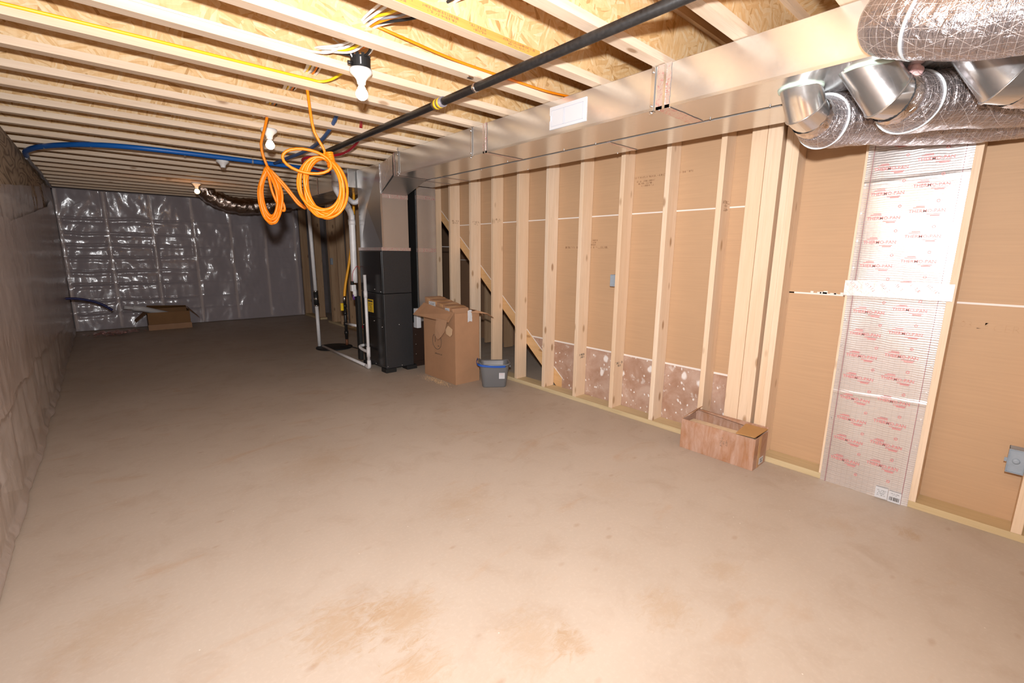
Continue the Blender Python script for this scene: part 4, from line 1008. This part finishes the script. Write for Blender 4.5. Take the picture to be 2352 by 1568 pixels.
m=MB(); scribble(m,(x0-.0006,1.21,.13),RXT@Matrix.Rotation(PI/2,3,'Z'),.06,.012,3,6,.5); obj('faded_print',m,plain('faded_ink',(.27,.17,.11),.7),t)
# ---- back box with pipes
t=thing('cardboard_box','open brown cardboard box at the foot of the back wall','box',(0,0,0))
x0,x1,y0,y1,zt=.475,1.075,9.95,10.32,.30; b=MB()
b.box(x0,x1,y0,y0+th,0,zt).box(x0,x1,y1-th,y1,0,zt+.04).box(x0,x0+th,y0+th,y1-th,0,zt).box(x1-th,x1,y0+th,y1-th,0,zt+.02).box(x0,x1,y0,y1,0,th)
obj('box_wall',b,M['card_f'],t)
obj('lower_flap',MB().box(x0-.01,x1+.01,y0-.035,y0-.005,0,.095),M['card'],t)
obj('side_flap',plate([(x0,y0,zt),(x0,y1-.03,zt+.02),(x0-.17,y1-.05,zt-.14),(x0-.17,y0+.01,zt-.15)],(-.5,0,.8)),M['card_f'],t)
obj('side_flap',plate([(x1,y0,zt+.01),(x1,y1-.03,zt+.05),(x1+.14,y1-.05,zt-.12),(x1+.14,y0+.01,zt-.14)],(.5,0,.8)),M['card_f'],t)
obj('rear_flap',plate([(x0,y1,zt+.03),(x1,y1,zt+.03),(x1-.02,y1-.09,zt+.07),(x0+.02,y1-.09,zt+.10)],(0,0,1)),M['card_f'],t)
tag(obj('plastic_pipe',MB().tube([(.30,10.0,.395),(.42,10.03,.37),(.90,10.14,.20)],.046,14).tube([(.18,9.97,.42),(.34,10.01,.385)],.031,12),M['pvc']),'white plastic pipe leaning out of the box at the back wall','pipe')
m=MB(); rd=random.Random(8)
for k in range(110):
    x=.02+rd.gauss(0,.14); y=9.74+rd.gauss(0,.09); s=rd.uniform(.02,.075)
    m.obox((x,y,.022+rd.random()*.035),s,s*.6,.003,Matrix.Rotation(rd.random()*6,3,'Z')@Matrix.Rotation(rd.uniform(-.7,.7),3,'X'))
tag(obj('foil_scraps',m,crump('scrap_foil',(.62,.36,.32),.3,30,.5,.5)),'scatter of foil scraps on the floor near the back left corner','scraps',kind='stuff')
# ------------------------------------------------------------------ camera
f=1045.; yaw,pit,roll=.7278481,-.1902439,.0106793
cy,sy=math.cos(yaw),math.sin(yaw)
F=Vector((sy*math.cos(pit),cy*math.cos(pit),math.sin(pit))); Rr=Vector((cy,-sy,0)); U=Rr.cross(F)
R2_=Rr*math.cos(roll)+U*math.sin(roll); U2=-Rr*math.sin(roll)+U*math.cos(roll)
cam=bpy.data.cameras.new('camera'); co=bpy.data.objects.new('camera',cam); C.objects.link(co)
cam.sensor_width=36; cam.lens=f*36/2352; cam.clip_start=.02
co.matrix_world=Matrix(((R2_.x,U2.x,-F.x,0),(R2_.y,U2.y,-F.y,0),(R2_.z,U2.z,-F.z,1.364),(0,0,0,1)))
bpy.context.scene.camera=co
# ------------------------------------------------------------------ lights
def point(name,loc,w,col,r):
    L=bpy.data.lights.new(name,'POINT'); L.energy=w; L.color=col; L.shadow_soft_size=r
    o=bpy.data.objects.new(name,L); C.objects.link(o); o.location=loc; return o
L=bpy.data.lights.new('camera_flash','AREA'); L.shape='DISK'; L.size=.075; L.energy=118; L.color=(.99,.985,.99)
o=bpy.data.objects.new('camera_flash',L); C.objects.link(o); o.location=(-.02,-.0,1.60)
az,el=math.radians(37),math.radians(8)
o.rotation_euler=Vector((-math.sin(az)*math.cos(el),-math.cos(az)*math.cos(el),-math.sin(el))).to_track_quat('Z','Y').to_euler()
w=bpy.data.worlds.new('world'); bpy.context.scene.world=w; w.use_nodes=True
w.node_tree.nodes['Background'].inputs[0].default_value=(.5,.45,.4,1); w.node_tree.nodes['Background'].inputs[1].default_value=.05
vs=bpy.context.scene.view_settings; vs.view_transform='Standard'; vs.look='None'; vs.gamma=1; vs.exposure=0.28; vs.use_curve_mapping=False
